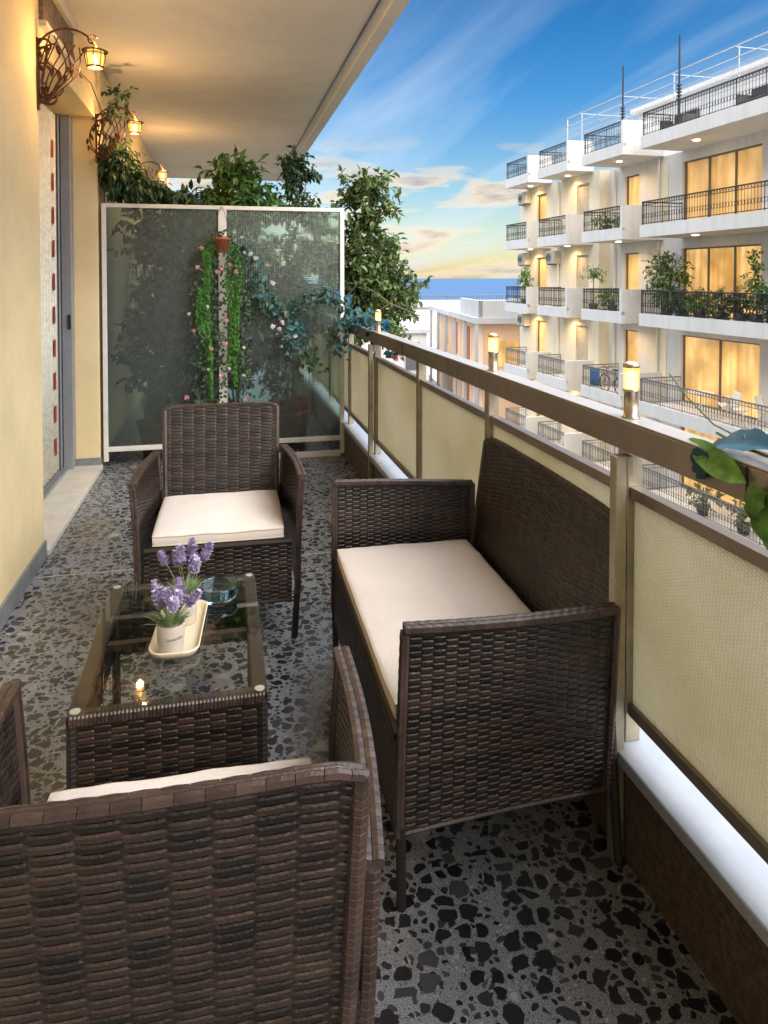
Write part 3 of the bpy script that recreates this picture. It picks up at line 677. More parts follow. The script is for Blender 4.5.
me = bpy.data.meshes.new_from_object(to_.evaluated_get(dg)); bpy.data.objects.remove(to_)
for v_ in me.vertices:                      # wrap the word round the pot
    x, y, zz = v_.co; a = x/.0353+R(-90+22); r_ = .0352*(.955+.03*(y+.045)/.078)+.0006+zz
    v_.co = (r_*cos(a), r_*sin(a), .043+y)
me.materials.clear(); me.materials.append(M['ink']); lo = bpy.data.objects.new('lettering', me); COL.objects.link(lo); lo.parent = pA
ash = MB().lathe([(0, 0), (.052, 0), (.056, .003), (.058, .036), (.0565, .039), (.053, .038), (.050, .010), (0, .008)], 40)
at_ = ash.build('ashtray', M['ashglass'], None, smooth=True); at_.location = (-.018, 2.20, TZ+.001)
tag(at_, 'round clear glass ashtray on the glass table behind the tray', 'ashtray')

# ------------------------------------------------------------ wall lanterns
def lantern(y, label, first=None):
    if first:
        o = copy_tree(first); o.location.y = y; o['label'] = label; return o
    t = thing('wall_lantern', label, 'lamp', (XL, y, 2.455), 0, 'wrought iron wall lanterns')
    br = MB(); lx = .262
    def arc(cx, cz, r0, a0, a1, n=18, r1=None):
        r1 = r0 if r1 is None else r1
        return [V((cx+(r0+(r1-r0)*i/n)*cos(R(a0+(a1-a0)*i/n)), 0, cz+(r0+(r1-r0)*i/n)*sin(R(a0+(a1-a0)*i/n)))) for i in range(n+1)]
    br.box((0, -.015, -.27), (.010, .015, .07))
    br.tube(arc(.14, -.02, .145, 190, 20, 22), .0055, 6)              # big arch
    br.tube(arc(lx-.012, .078, .026, 30, 330, 16, .012), .004, 6)
    br.tube(arc(.10, -.10, .13, 250, 95, 20, .15), .0045, 6)
    br.tube(arc(.06, -.13, .10, 200, 330, 16, .07), .005, 6)
    br.tube([V((.0, 0, -.05)), V((.05, 0, -.045)), V((.085, 0, -.075)), V((.10, 0, -.13)), V((.07, 0, -.20)), V((.02, 0, -.19))], .0045, 6)
    br.tube([V((.0, 0, .02)), V((.03, 0, .03)), V((.045, 0, .0)), V((.035, 0, -.06)), V((.02, 0, -.14))], .0065, 6)
    for k in range(7):
        a = R(95+k*17); p = V((.10+.15*cos(a), rnd(-.01, .01), -.10+.15*sin(a)))
        br.leaf(p, V((rnd(-.1, .5), rnd(-.5, .5), -1)), V((0, 1, 0)), rnd(.05, .08), .022, .3)
    for k in range(8):
        br.leaf(V((.02+rnd(0, .03), 0, -.20+rnd(0, .06))), V((rnd(-.6, .9), rnd(-.8, .8), rnd(-1, .2))), V((0, 0, 1)), .045, .026, .3)
    br.tube([V((lx, 0, .07)), V((lx, 0, .045))], .003, 6)
    for k in range(9):
        f = k/8; p0 = V((.015+.03*f, rnd(-.012, .012), -.24)); p3 = V((.06+.15*f, rnd(-.015, .015), .085-.06*f*f)); pts = []
        for i in range(11):
            u = i/10; q = p0.lerp(p3, u); q.x += (.085-.03*f)*sin(pi*u)*(1 if k % 2 else -.35); q.z += .012*sin(2*pi*u); pts.append(q)
        br.tube(pts, .0034, 5)
        br.leaf(pts[6], V((rnd(-.3, .8), rnd(-.4, .4), -1)), V((0, 1, 0)), rnd(.04, .07), .02, .3)
    br.tube(arc(.055, -.20, .055, 150, 400, 18, .03), .006, 6)
    br.tube(arc(.035, .03, .05, 180, -60, 16, .02), .0055, 6)
    br.build('bracket', M['iron'], t)
    cg = MB(); c = (lx, 0, 0)
    cg.lathe([(0, .05), (.008, .048), (.02, .038), (.060, .028), (.062, .024), (.045, .026), (0, .030)], 20, c)
    for k in range(8):
        a = 2*pi*k/8; cg.tube([V((lx+.045*cos(a), .045*sin(a), .026)), V((lx+.047*cos(a), .047*sin(a), 0)), V((lx+.038*cos(a), .038*sin(a), -.052))], .0022, 5)
    for zz, rr in ((.012, .0465), (-.05, .039)):
        cg.tube([V((lx+rr*cos(2*pi*k/24), rr*sin(2*pi*k/24), zz)) for k in range(25)], .0024, 5)
    cg.lathe([(0, -.06), (.036, -.056), (.038, -.050)], 16, c)
    cg.build('lantern_cage', M['iron'], t)
    MB().lathe([(.041, .024), (.043, 0), (.035, -.05)], 20, c).build('lantern_glass', M['lampglass'], t, smooth=True)
    MB().lathe([(0, .012), (.010, .006), (.014, -.012), (.011, -.030), (0, -.038)], 14, c).build('bulb', M['bulb'], t, smooth=True)
    l = bpy.data.lights.new('lantern_light', 'POINT'); l.energy = 6; l.color = (1, .56, .20); l.shadow_soft_size = .022
    lo = bpy.data.objects.new('lantern_light', l); COL.objects.link(lo); lo.parent = t; lo.location = (lx, 0, -.085); l.energy = 3.5
    l2 = l.copy(); l2.energy = 2.5; l2.shadow_soft_size = .012; lo2 = bpy.data.objects.new('lantern_light', l2); COL.objects.link(lo2); lo2.parent = t; lo2.location = (lx+.03, 0, .075)
    return t
ln = lantern(3.72, 'glowing iron wall lantern on a leafy scroll bracket, nearest and largest of the three')
lantern(5.34, 'glowing iron wall lantern above the climbing vine, middle of the three', ln)
lantern(7.75, 'small glowing iron wall lantern beyond the glass partition, farthest of the three', ln)

# ------------------------------------------------------------ plants
def foliage(mb, blobs, n, ln, wd, droop=.2, hang=0, fill=.35):
    "blobs: (centre, radii); leaves sit on twigs spread through the volume"
    tot = sum(b_[1][0]*b_[1][1]*b_[1][2] for b_ in blobs)
    for c, r in blobs:
        k = int(n*(r[0]*r[1]*r[2])**.8/sum((q[1][0]*q[1][1]*q[1][2])**.8 for q in blobs))
        tw_ = max(1, k//9)
        for i in range(tw_):
            d = rdir(); rad = random.random()**fill
            p = V(c)+V((d.x*r[0], d.y*r[1], d.z*r[2]))*rad
            td = (d+rdir()*.6+V((0, 0, -hang))).normalized(); tl = ln*2.2
            for j in range(9):
                q = p+td*tl*(j/9-.3)
                ld = (td*.5+rdir()*.9+V((0, 0, -.25-hang))).normalized()
                s_ = rnd(.65, 1.2); mb.leaf(q, ld, (V((0, 0, 1))+rdir()*.6), ln*s_, wd*s_, .3, droop)
def branch(mb, pts, r0, r1, n=6):
    m = len(pts); mb.tube(pts, [r0+(r1-r0)*i/(m-1) for i in range(m)], n)
# big tree beyond the railing (potted ficus on next balcony, leaning out)
t = thing('ficus_tree', 'large leafy green tree leaning over the railing right of the partition', 'tree', (.60, 6.3, 0))
fm = MB()
foliage(fm, [((.66, 0, 1.40), (.34, .35, .33)), ((.80, .05, 1.12), (.30, .35, .26)), ((.52, 0, 1.05), (.28, .3, .25)), ((.66, 0, 1.88), (.17, .22, .20)), ((.52, .1, 2.10), (.09, .12, .09)), ((.74, 0, 2.18), (.15, .18, .13)), ((.86, 0, 2.02), (.10, .12, .10)),
             ((.98, .1, 1.28), (.15, .2, .20)), ((.90, .1, .92), (.15, .2, .14)), ((.40, .0, 1.5), (.17, .2, .22)), ((.30, .1, 1.86), (.12, .12, .14)), ((1.08, .1, 1.08), (.07, .1, .10)), ((.86, 0, 1.62), (.13, .2, .13)), ((.22, .1, 1.62), (.14, .12, .16)), ((.36, .1, 1.2), (.16, .15, .2)), ((1.12, .1, 1.30), (.09, .1, .10)), ((.62, .1, 2.2), (.14, .14, .14))], 8500, .072, .046, fill=.7)
fm.build('crown', M['leaf_olive'], t)
tm = MB(); branch(tm, [V((0, 0, .2)), V((.06, 0, .6)), V((.2, .03, 1.0)), V((.45, 0, 1.4)), V((.66, 0, 1.95))], .022, .006)
branch(tm, [V((.12, 0, .8)), V((.55, -.3, 1.34)), V((.75, -.36, 1.20)), V((.80, -.38, 1.16)), V((1.08, -.25, 1.05))], .010, .004)
branch(tm, [V((.80, -.38, 1.16)), V((.68, -.36, 1.07)), V((.52, -.3, 1.0))], .006, .003); tm.build('trunk', M['bark'], t)
MB().lathe([(0, 0), (.11, 0), (.15, .28), (.16, .28), (.16, .31), (.14, .31), (.135, .27), (0, .27)], 24).build('pot', M['terracotta'], t, smooth=True)

def shrub(name, label, loc, blobs, n, mat, ln=.06, wd=.035, pot=True, cat='plant', stems=3, pm='terracotta', group=None):
    t = thing(name, label, cat, loc, group=group); fm = MB(); foliage(fm, blobs, n, ln, wd, fill=.6); fm.build('foliage', M[mat], t)
    tm = MB()
    for i in range(stems):
        c = V(random.choice(blobs)[0]); branch(tm, [V((rnd(-.03, .03), 0, .22)), V((c.x*.3+rnd(-.05, .05), c.y*.3, c.z*.5)), c], .012, .004)
    tm.build('stem', M['bark'], t)
    if pot: MB().lathe([(0, 0), (.10, 0), (.14, .24), (.15, .24), (.15, .27), (.13, .27), (.125, .23), (0, .23)], 24).build('pot', M[pm], t, smooth=True)
    return t
shrub('potted_shrub', 'tall bushy bright green shrub rising above the partition middle', (.12, 5.85, 0), [((0, 0, 1.95), (.20, .2, .17)), ((.12, .05, 2.1), (.12, .14, .10)), ((-.08, 0, 2.17), (.12, .12, .09)), ((.0, 0, 1.3), (.25, .2, .4)), ((.2, 0, 1.92), (.16, .14, .08)), ((-.25, .1, 1.9), (.16, .14, .10)), ((.02, 0, 2.2), (.13, .12, .10))], 4200, 'leaf', .085, .045)
shrub('potted_shrub', 'dark spindly shrub rising against the sky at the partition right', (.58, 6.0, 0), [((0, 0, 2.22), (.10, .12, .13)), ((.03, 0, 2.03), (.09, .12, .12)), ((-.02, 0, 1.3), (.2, .2, .45)), ((.12, 0, 1.94), (.2, .12, .07)), ((-.08, 0, 1.93), (.16, .12, .06)), ((.05, 0, 2.33), (.07, .07, .06)), ((-.03, 0, 2.36), (.12, .07, .06)), ((.12, 0, 2.26), (.08, .07, .08))], 3200, 'leaf_dark', .058, .036)
shrub('potted_shrub', 'dark low shrub behind the left pane of the partition', (-.35, 6.0, 0), [((0, 0, 1.5), (.30, .25, .35)), ((.05, 0, 1.9), (.22, .2, .12)), ((-.1, 0, 1.0), (.3, .2, .3)), ((.1, -.15, .55), (.3, .2, .3))], 2300, 'leaf_dark', .085, .045)
shrub('potted_shrub', 'broad dark shrub behind the right pane of the partition', (.5, 5.9, 0), [((-.1, 0, .75), (.22, .2, .3)), ((.15, 0, 1.1), (.2, .2, .25))], 800, 'leaf_dark', .09, .05)
shrub('potted_shrub', 'dark tall shrub by the wall beyond the partition', (-.6, 6.9, 0), [((0, 0, 1.0), (.28, .3, .6)), ((.1, 0, 1.7), (.3, .3, .4))], 1600, 'leaf_dark', .09, .05)
shrub('potted_shrub', 'dense dark shrub pressed against the left pane low down', (-.5, 5.75, 0), [((0, 0, .75), (.26, .14, .35)), ((.15, 0, 1.25), (.22, .14, .3)), ((-.05, 0, 1.7), (.2, .12, .2))], 1500, 'leaf_dark', .08, .05)
shrub('potted_shrub', 'dense dark shrub behind the hanging planter', (-.05, 5.85, 0), [((0, 0, .7), (.22, .14, .35)), ((-.1, 0, 1.3), (.2, .14, .4))], 1200, 'leaf', .08, .05)
shrub('potted_shrub', 'tall dark shrub farther back filling the view behind the panes', (-.1, 7.4, 0), [((0, 0, 1.0), (.5, .4, .7)), ((.1, 0, 1.9), (.4, .4, .35)), ((.45, 0, 1.2), (.35, .3, .6))], 3000, 'leaf_dark', .11, .06)
# climbing vine top-left, above the partition
t = thing('climbing_vine', 'thick hanging dark green vine beside the middle lantern above the partition', 'plant', (XL+.03, 5.50, 1.99))
fm = MB(); foliage(fm, [((.10, -.02, .20), (.10, .12, .18)), ((.20, 0, .08), (.16, .12, .12)), ((.33, .05, .03), (.16, .1, .06)), ((.05, .0, .33), (.06, .08, .08)), ((.52, .1, .0), (.14, .1, .04))], 3800, .058, .026, hang=.7, fill=.6)
foliage(fm, [((.06, -.05, .62), (.055, .06, .05)), ((.12, -.02, .70), (.06, .06, .05)), ((.17, .0, .60), (.04, .05, .05))], 130, .05, .036)
fm.build('foliage', M['leaf_dark'], t)
tm = MB(); branch(tm, [V((0, 0, -1.9)), V((.0, 0, .45)), V((-.0, -.1, .58)), V((-.0, -.5, .66)), V((.0, -1.2, .60))], .007, .003); branch(tm, [V((0, 0, .5)), V((.06, -.03, .6)), V((.10, -.03, .68))], .006, .003)
branch(tm, [V((.15, 0, .25)), V((.28, 0, .20)), V((.40, .05, .05))], .004, .003); tm.build('vine_stem', M['bark'], t)

# hanging planter with garlands
hp = thing('hanging_planter', 'terracotta hanging planter with bright green garlands and pink flowers on the partition', 'planter', (.0, PYY-.12, 1.62))
MB().lathe([(0, -.06), (.045, -.06), (.062, .03), (.068, .03), (.068, .05), (.058, .05), (.055, .02), (0, .02)], 20).build('planter_pot', M['terracotta'], hp, smooth=True)
hk = MB(); 
for sx in (-1, 1): hk.tube([V((sx*.06, 0, .05)), V((sx*.02, .05, .24)), V((0, .09, .28))], .002, 5)
hk.build('hanger', M['iron'], hp)
gm = MB()
for (x, Lg, nn, wv) in ((-.11, .95, 7, .02), (-.14, .75, 5, .03), (.06, 1.0, 8, .015), (.11, .9, 6, .02), (-.09, 1.25, 2, .01), (.10, 1.15, 4, .01)):
    for q in range(int(Lg*560)):
        s_ = random.random()**.85; px_ = x*min(1, s_*6+.25)+sin(s_*7+x*50)*wv+rnd(-.014, .014)*nn/4
        gm.leaf(V((px_, rnd(-.03, .02), .06-Lg*.95*s_)), V((rnd(-.8, .8), rnd(-.8, .3), -1)), V((0, 1, 0)), rnd(.012, .024), .012, .3)
gm.build('garland', M['leaf_bright'], hp)
dm = MB()
def flower(p, r, name, mat, parent):
    mb = MB(); p = V(p)
    for k in range(22):
        d = rdir(); d.y = -abs(d.y)*.8; mb.leaf(p-d*r*.1, d, rdir(), r*rnd(.55, 1), r*.75, .5, .3)
    return mb.build(name, mat, parent)
for q in range(900):
    s_ = random.random(); x = random.choice((-.17, -.03, .0, .17, -.1, .14))+rnd(-.045, .045)
    dm.leaf(V((x*min(1, .3+s_*3), rnd(-.05, .03), .10-1.38*s_)), rdir(), V((0, -1, 0)), rnd(.022, .038), .022, .3)
for x, zz in ((-.17, -.17), (-.14, -.03), (.0, -.18), (-.03, -.20), (.06, -.15), (-.20, -.62), (-.08, -.75), (.02, -.72), (-.01, -.95), (.17, -1.12), (-.25, -1.10), (.10, -.2), (.03, -.55)): flower((x, -.06, zz), .024, 'pink_flower', M['pink'], hp)
for x, zz in ((.14, .05), (.16, -.06), (-.10, -.45), (-.23, -.5), (.05, -.9), (-.02, -1.15), (.08, -1.2), (.14, -1.3), (-.1, -.9), (.02, -1.38), (.15, -.75), (.15, -.95)): flower((x, -.06, zz), .018, 'white_flower', M['white_petal'], hp)
dm.build('flower_leaves', M['leaf_dark'], hp)

# teal ivy garland from planter to railing
iv = thing('artificial_ivy', 'teal and blue artificial ivy garland from the hanging planter to the handrail', 'plant', (0, PYY-.10, 0))
im, ib, ig = MB(), MB(), MB()
path = [V((.18, 0, 1.60)), V((.24, -.02, 1.40)), V((.28, -.03, 1.22)), V((.40, -.03, 1.12)), V((.52, -.03, 1.14)), V((.66, -.03, 1.20)), V((.78, -.05, 1.25)), V((.88, -.15, 1.18)), V((.95, -.5, 1.10)), V((.94, -.95, 1.07))]
sg = MB(); sg.tube(path, .003, 5); sg.tube([V((.40, -.03, 1.12)), V((.5, -.06, .95)), V((.56, -.06, .80))], .002, 5); sg.tube([V((.88, -.15, 1.18)), V((.80, -.12, .95)), V((.72, -.1, .78))], .002, 5)
sg.build('ivy_stem', M['bark'], iv)
for i in range(len(path)-1):
    for q in range(26):
        p = path[i].lerp(path[i+1], random.random())+rdir()*.05; tgt = random.choice((im, im, ig) if i not in (6, 7) else (ib, im, im)); tgt.leaf(p, rdir(), V((0, -1, .3)), rnd(.038, .065), .036, .3)
for c, n, mb in (((.36, -.05, 1.17), 32, im), ((.52, -.06, .98), 34, im), ((.50, -.06, .88), 16, im), ((.88, -.2, 1.05), 40, im), ((.80, -.12, .92), 18, ig), ((.84, -.2, .85), 16, im), ((.62, -.1, .80), 16, ig), ((.95, -.5, 1.08), 40, ib), ((.98, -.85, 1.04), 30, ib), ((.66, -.1, .72), 10, ig)):
    for q in range(int(n*1.4)): mb.leaf(V(c)+rdir()*rnd(.01, .09), rdir(), V((0, -1, .3)), rnd(.038, .06), .034, .3)
for x, zz in ((.20, 1.55), (.24, 1.52), (.36, 1.34), (.36, 1.02), (.41, 1.00), (.52, .95), (.43, 1.05)): flower((x, -.08, zz), .026, 'white_flower', M['white_petal'], iv)
im.build('teal_leaves', M['leaf_teal'], iv); ib.build('blue_leaves', M['leaf_blue'], iv); ig.build('green_leaves', M['leaf_dark'], iv)

# pink roses behind the railing
rs = thing('rose_bunch', 'pink roses hanging on the outside of the railing under the far lamp', 'flowers', (1.02, 4.2, .93))
lm = MB()
for k in range(5): flower((rnd(-.03, .04), -.02+rnd(-.07, .07), rnd(-.05, .05)), .035, 'rose', M['pink'], rs)
for k in range(16): lm.leaf(V((rnd(-.03, .09), rnd(-.08, .08), rnd(-.05, .03))), rdir(), V((0, -1, 0)), .05, .03)
lm.build('leaves', M['leaf_teal'], rs)

# large artificial leaves by the camera
nv = thing('leaf_garland', 'big blue and green artificial leaves draped over the near end of the handrail', 'plant', (.95, 1.09, RT))
st = MB(); st.tube([V((.03, .16, .02)), V((.02, .08, .012)), V((.0, -.05, .015)), V((-.03, -.12, -.03)), V((-.045, -.16, -.1))], .003, 6); 
st.tube([V((.02, .10, .03)), V((.03, .17, .035)), V((.035, .26, .075)), V((.03, .32, .12))], .0018, 6); st.build('garland_stem', M['leaf_olive'], nv)
def big_leaf(mb, p, d, up, ln_, wd_, cup=.25):
    d = V(d).normalized(); up = V(up); sdv = d.cross(up).normalized(); n_ = sdv.cross(d); NX, NY = 10, 6; vs = []
    for i in range(NX+1):
        t_ = i/NX; wl = wd_*(sin(pi*t_**.8)**.75 if 0 < t_ < 1 else .02)
        for j in range(NY+1):
            q = (j/NY-.5)*2; vs.append(V(p)+d*ln_*t_+sdv*q*wl*.5+n_*(cup*wl*abs(q)-.25*ln_*t_*t_+.003*sin(t_*22)*abs(q)))
    mb.add(vs, [(i*(NY+1)+j, i*(NY+1)+j+1, (i+1)*(NY+1)+j+1, (i+1)*(NY+1)+j) for i in range(NX) for j in range(NY)])
bl, gl_ = MB(), MB()
big_leaf(bl, (0, -.02, .03), (-.1, 1, .02), (-.5, -.1, 1), .165, .075, .15); big_leaf(bl, (-.035, .10, -.005), (-.1, .5, -.55), (-1, -.1, .2), .075, .06, .1)
big_leaf(bl, (.0, -.02, .02), (.3, -1, -.05), (-.3, 0, 1), .12, .07); big_leaf(bl, (.01, .02, .02), (.6, .6, .2), (0, 0, 1), .09, .06)
big_leaf(gl_, (-.042, -.01, -.03), (-.06, 1, .25), (-1, -.1, .45), .21, .052, .12); big_leaf(gl_, (-.045, -.062, -.03), (.0, .05, -1), (-1, -.1, 0), .12, .065, .15); big_leaf(gl_, (-.045, -.06, -.03), (-.1, .5, -.5), (-1, 0, .2), .08, .05, .1)
bl.build('blue_leaves', M['leaf_blue'], nv, smooth=True); gl_.build('green_leaves', M['leaf_light'], nv, smooth=True)

# ------------------------------------------------------------ apartment building across the street
AL = R(1.68); E = V((-sin(AL), cos(AL), 0)); NN = V((cos(AL), sin(AL), 0))
def F(p): return E*p[0] + NN*p[1] + V((0, 0, p[2]))     # (s along street, t away from us, z)
ab = thing('apartment_building', 'white apartment building with stacked balconies across the street', 'building')
ROWS = [5.75, 2.75, -.25, -3.25, -6.25, -9.25]
TW0, TW1, SST = 16.2, 15.7, 25.75
def wallgrid(mb, s0, s1, z0, z1, t, ops, dep=.22):
    ss = sorted({s0, s1, *[o[0] for o in ops], *[o[1] for o in ops]}); zs = sorted({z0, z1, *[o[2] for o in ops], *[o[3] for o in ops]})
    for a, b_ in zip(ss[:-1], ss[1:]):
        for c, d in zip(zs[:-1], zs[1:]):
            ms, mz = (a+b_)/2, (c+d)/2
            if any(o[0] < ms < o[1] and o[2] < mz < o[3] for o in ops): continue
            mb.add([F((a, t, c)), F((a, t, d)), F((b_, t, d)), F((b_, t, c))], [(0, 1, 2, 3)])
    for o in ops:
        a, b_, c, d = o[:4]
        mb.add([F((a, t, c)), F((b_, t, c)), F((b_, t, d)), F((a, t, d)), F((a, t+dep, c)), F((b_, t+dep, c)), F((b_, t+dep, d)), F((a, t+dep, d))], [(0,1,5,4), (1,2,6,5), (2,3,7,6), (3,0,4,7)])
near_ops, far_ops = [], []
for i, b_ in enumerate(ROWS[1:]):
    f = b_+.3
    near_ops += [(17.7, 21.3, f+.02, f+2.35, 3 if i < 2 else 2, 'lit'), (23.8, 24.75, f+.02, f+2.3, 1, 'lit'), (12.6, 15.2, f+.02, f+2.3, 2, 'lit')]
    far_ops += [(26.55, 27.55, f+.02, f+2.3, 1, 'shut'), (30.3, 31.3, f+.02, f+2.3, 1, 'lit')]
m = MB(); wallgrid(m, 6, SST, -12, 5.75, TW0, near_ops); m.box((6, TW0+.25, -12), (SST, 27, 5.70), F)
m.build('wall', M['white_render'], ab)
m = MB(); wallgrid(m, SST, 33.1, -12, 5.75, TW1, far_ops); m.box((SST+.01, TW1+.25, -12), (33.08, 27, 5.70), F)
m.add([F((SST, TW1, -12)), F((SST, TW0, -12)), F((SST, TW0, 5.75)), F((SST, TW1, 5.75))], [(0, 1, 2, 3)]); m.add([F((33.1, TW1, -12)), F((33.1, 27, -12)), F((33.1, 27, 5.75)), F((33.1, TW1, 5.75))], [(0, 1, 2, 3)])
m.build('wall', M['cream_render'], ab)
for ops, t in ((near_ops, TW0), (far_ops, TW1)):
    for (a, b_, c, d, k, kind) in ops:
        fm = MB(); w_ = .05
        for q in range(k+1):
            x = a+(b_-a)*q/k; x0 = min(max(a, x-w_/2), b_-w_); fm.box((x0, t+.10, c), (x0+w_, t+.16, d), F)
        fm.box((a+w_, t+.105, d-w_), (b_-w_, t+.155, d), F).box((a+w_, t+.105, c), (b_-w_, t+.155, c+w_), F)
        wo = fm.build('window', M['gsteel'] if kind == 'lit' else M['shutter'], ab)
        if kind == 'lit': MB().box((a+.01, t+.165, c+.01), (b_-.01, t+.20, d-.01), F).build('pane', M['litwin'], wo)
        else:
            pm_ = MB(); nsl = int((d-c)/.07)
            for q in range(nsl): pm_.box((a+.05, t+.12, c+.05+q*.07), (b_-.05, t+.15, c+.11+q*.07), F)
            pm_.build('shutter', M['shutter'], wo)
# narrow light stair strip between windows
m = MB()
for b_ in ROWS[1:4]: m.box((22.05, TW0-.03, b_+.35), (22.95, TW0-.002, b_+2.75), F)
m.build('light_wall_panel', M['cream_render'], ab)
m = MB()
for s_ in (22.5, 29.0, 25.3): m.tube([F((s_, (TW0 if s_ < SST else TW1)-.09, -12)), F((s_, (TW0 if s_ < SST else TW1)-.09, 5.7))], .045, 8)
m.build('drainpipe', M['whiteframe'], ab)
BAL = [(29.8, 32.3), (26.2, 28.85), (22.3, 25.06), (7.0, 21.26)]
TF = 14.5
def iron_rail(mb, pA, pB, z0, z1, ornate=True, step=.11, endcaps=True):
    "pA,pB: (s,t) ends of one straight railing"
    a, c = V((pA[0], pA[1], 0)), V((pB[0], pB[1], 0)); Lg = (c-a).length; d = (c-a)/Lg; n_ = int(Lg/step)
    def pt(x, z_): q = a+d*x; return F((q.x, q.y, z_))
    mb.tube([pt(0, z1), pt(Lg, z1)], .022, 6); mb.tube([pt(0, z0+.05), pt(Lg, z0+.05)], .014, 5); mb.tube([pt(0, z1-.12), pt(Lg, z1-.12)], .011, 5)
    for i in range(n_+1):
        x = Lg*i/n_; mb.tube([pt(x, z0 if i % 9 == 0 else z0+.05), pt(x, z1)], .016 if i % 9 == 0 else .0085, 4, False)
    if ornate:
        for i in range(n_):
            x = Lg*(i+.5)/n_; zc = z0+.30; r_ = step*.42
            mb.tube([pt(x+r_*cos(k*pi/4), zc+r_*1.5*sin(k*pi/4)) for k in range(9)], .007, 4, False)
            zc = z1-.06; r_ = .045; mb.tube([pt(x+r_*cos(k*pi/3), zc+r_*sin(k*pi/3)) for k in range(7)], .006, 3, False)
for ri, b_ in enumerate(ROWS):
    for bi, (s0, s1) in enumerate(BAL):
        tw_ = TW0 if s1 < SST else TW1
        m = MB().box((s0, TF, b_), (s1, tw_-.003, b_+.30), F)
        m.box((s0, TF, b_+.30), (s1, TF+.12, b_+.42), F)                       # front upstand
        if bi < 3: m.box((s0, TF+.003, b_+.302), (s0+.14, tw_-.003, b_+1.22), F)     # solid end wall towards us
        bo = m.build('balcony', M['white_render'], ab)
        rm = MB(); iron_rail(rm, (s0+.16, TF+.06), (s1-.05, TF+.06), b_+.42, b_+1.20, step=.11 if bi < 3 else .12)
        iron_rail(rm, (s1-.05, TF+.10), (s1-.05, tw_-.05), b_+.32, b_+1.20, False)
        rm.build('railing', M['black'] if ri < 3 else M['gsteel'], bo)
        if ri < 5:
            ls = [(s0+s1)/2] if bi < 3 else [19.4, 15.5]
            for x in ls:
                q = F((x, TF+.75, b_-.002)); MB().lathe([(0, 0), (.10, 0), (.10, -.02), (0, -.02)], 16, q).build('downlight', M['down'], bo)
                if ri < 4:
                    l = bpy.data.lights.new('downlight_lamp', 'SPOT'); l.energy = (62 if bi < 3 else 34); l.color = (1, .66, .30); l.spot_size = R(150); l.spot_blend = .8; l.shadow_soft_size = .08
                    lo = bpy.data.objects.new('downlight_lamp', l); COL.objects.link(lo); lo.location = q-V((0, 0, .06)); lo.parent = ab
# roof terrace: set back penthouse, pergola frame
m = MB().box((8, 18.3, 5.75), (27.0, 26, 8.45), F).box((8, 18.1, 8.45), (27.3, 26.2, 8.65), F); m.build('penthouse', M['white_render'], ab)
m = MB()
zt_ = 8.33
for t_ in (15.6, 18.0):
    m.tube([F((28.2, t_, 6.05)), F((28.2, t_, zt_)), F((8, t_, zt_))], .024, 6)
    for s_ in range(9, 28, 3): m.tube([F((s_, t_, 6.05)), F((s_, t_, zt_))], .022, 6)
    m.tube([F((28.2, t_, zt_-.35)), F((8, t_, zt_-.35))], .018, 5)
for s_ in range(9, 29, 3): m.tube([F((s_+.2, 15.6, zt_)), F((s_+.2, 18.0, zt_))], .014, 5)
for t_, zz in ((16.4, 8.33), (17.2, 8.33), (15.6, 7.5), (15.6, 7.75), (18.0, 7.6)): m.tube([F((28.2, t_, zz)), F((8, t_, zz))], .010, 5)
m.build('roof_pergola', M['pergola'], ab)
for s_, t_, z0_, z1_, lab in ((23.4, 15.2, 7.3, 9.2, 'left'), (20.2, 15.2, 7.3, 9.3, 'right')):
    ms = MB().tube([F((s_, t_, 6.05)), F((s_, t_, z1_))], [.035, .028], 6)
    for k in range(5): ms.box((s_-.07, t_-.05, 7.2+k*.11), (s_+.07, t_+.05, 7.25+k*.11), F)
    o = ms.build('roof_mast', M['black']); tag(o, 'thin dark mast on the roof terrace, %s of the two against the sky' % lab, 'mast', 'masts on the roof terrace')
# terrace furniture
for s_, w_, lab in ((20.3, 1.2, 'dark sofa behind the roof terrace railing, nearer the mast'), (16.6, 1.3, 'dark table and seat behind the roof terrace railing, far right')):
    m = MB().box((s_, 15.4, 6.3), (s_+w_, 16.0, 6.55), F).box((s_, 15.95, 6.3), (s_+w_, 16.1, 7.0), F).box((s_, 15.4, 6.5), (s_+.12, 16, 6.8), F).box((s_+w_-.12, 15.4, 6.5), (s_+w_, 16, 6.8), F)
    for x in (s_+.03, s_+w_-.08): m.box((x, 15.43, 6.05), (x+.05, 15.48, 6.3), F).box((x, 15.95, 6.05), (x+.05, 16, 6.3), F)
    tag(m.build('outdoor_sofa', M['furn'], bevel=.02), lab, 'sofa')
# AC units
def ac(s_, t_, z_, label):
    T = lambda p: F((s_+p[0], t_+p[1], z_+p[2]))
    q = thing('air_conditioner', label, 'air conditioner', group='air conditioning units on the facade')
    MB().box((0, -.32, 0), (.85, 0, .58), T).build('casing', M['acwhite'], q, bevel=.02)
    g = MB(); 
    for k in range(1, 5):
        r_ = .05*k; g.tube([T((.55+r_*cos(a*pi/8), -.335, .29+r_*sin(a*pi/8))) for a in range(17)], .008, 4)
    g.build('fan_grille', M['black'], q)
    MB().box((.1, -.3, -.05), (.14, 0, -.002), T).box((.7, -.3, -.05), (.74, 0, -.002), T).build('bracket', M['gsteel'], q)
for (s_, z_, lab) in ((31.9, 5.02, 'top air conditioner at the far left corner of the white facade'), (31.9, 2.02, 'air conditioner at the far left corner of the facade, one floor under the top one'), (28.9, 2.02, 'air conditioner beside the yellow lit wall, above the potted tree'), (31.9, -.98, 'lowest air conditioner at the far left corner of the facade')):
    ac(s_, TW1-.002, z_, lab)
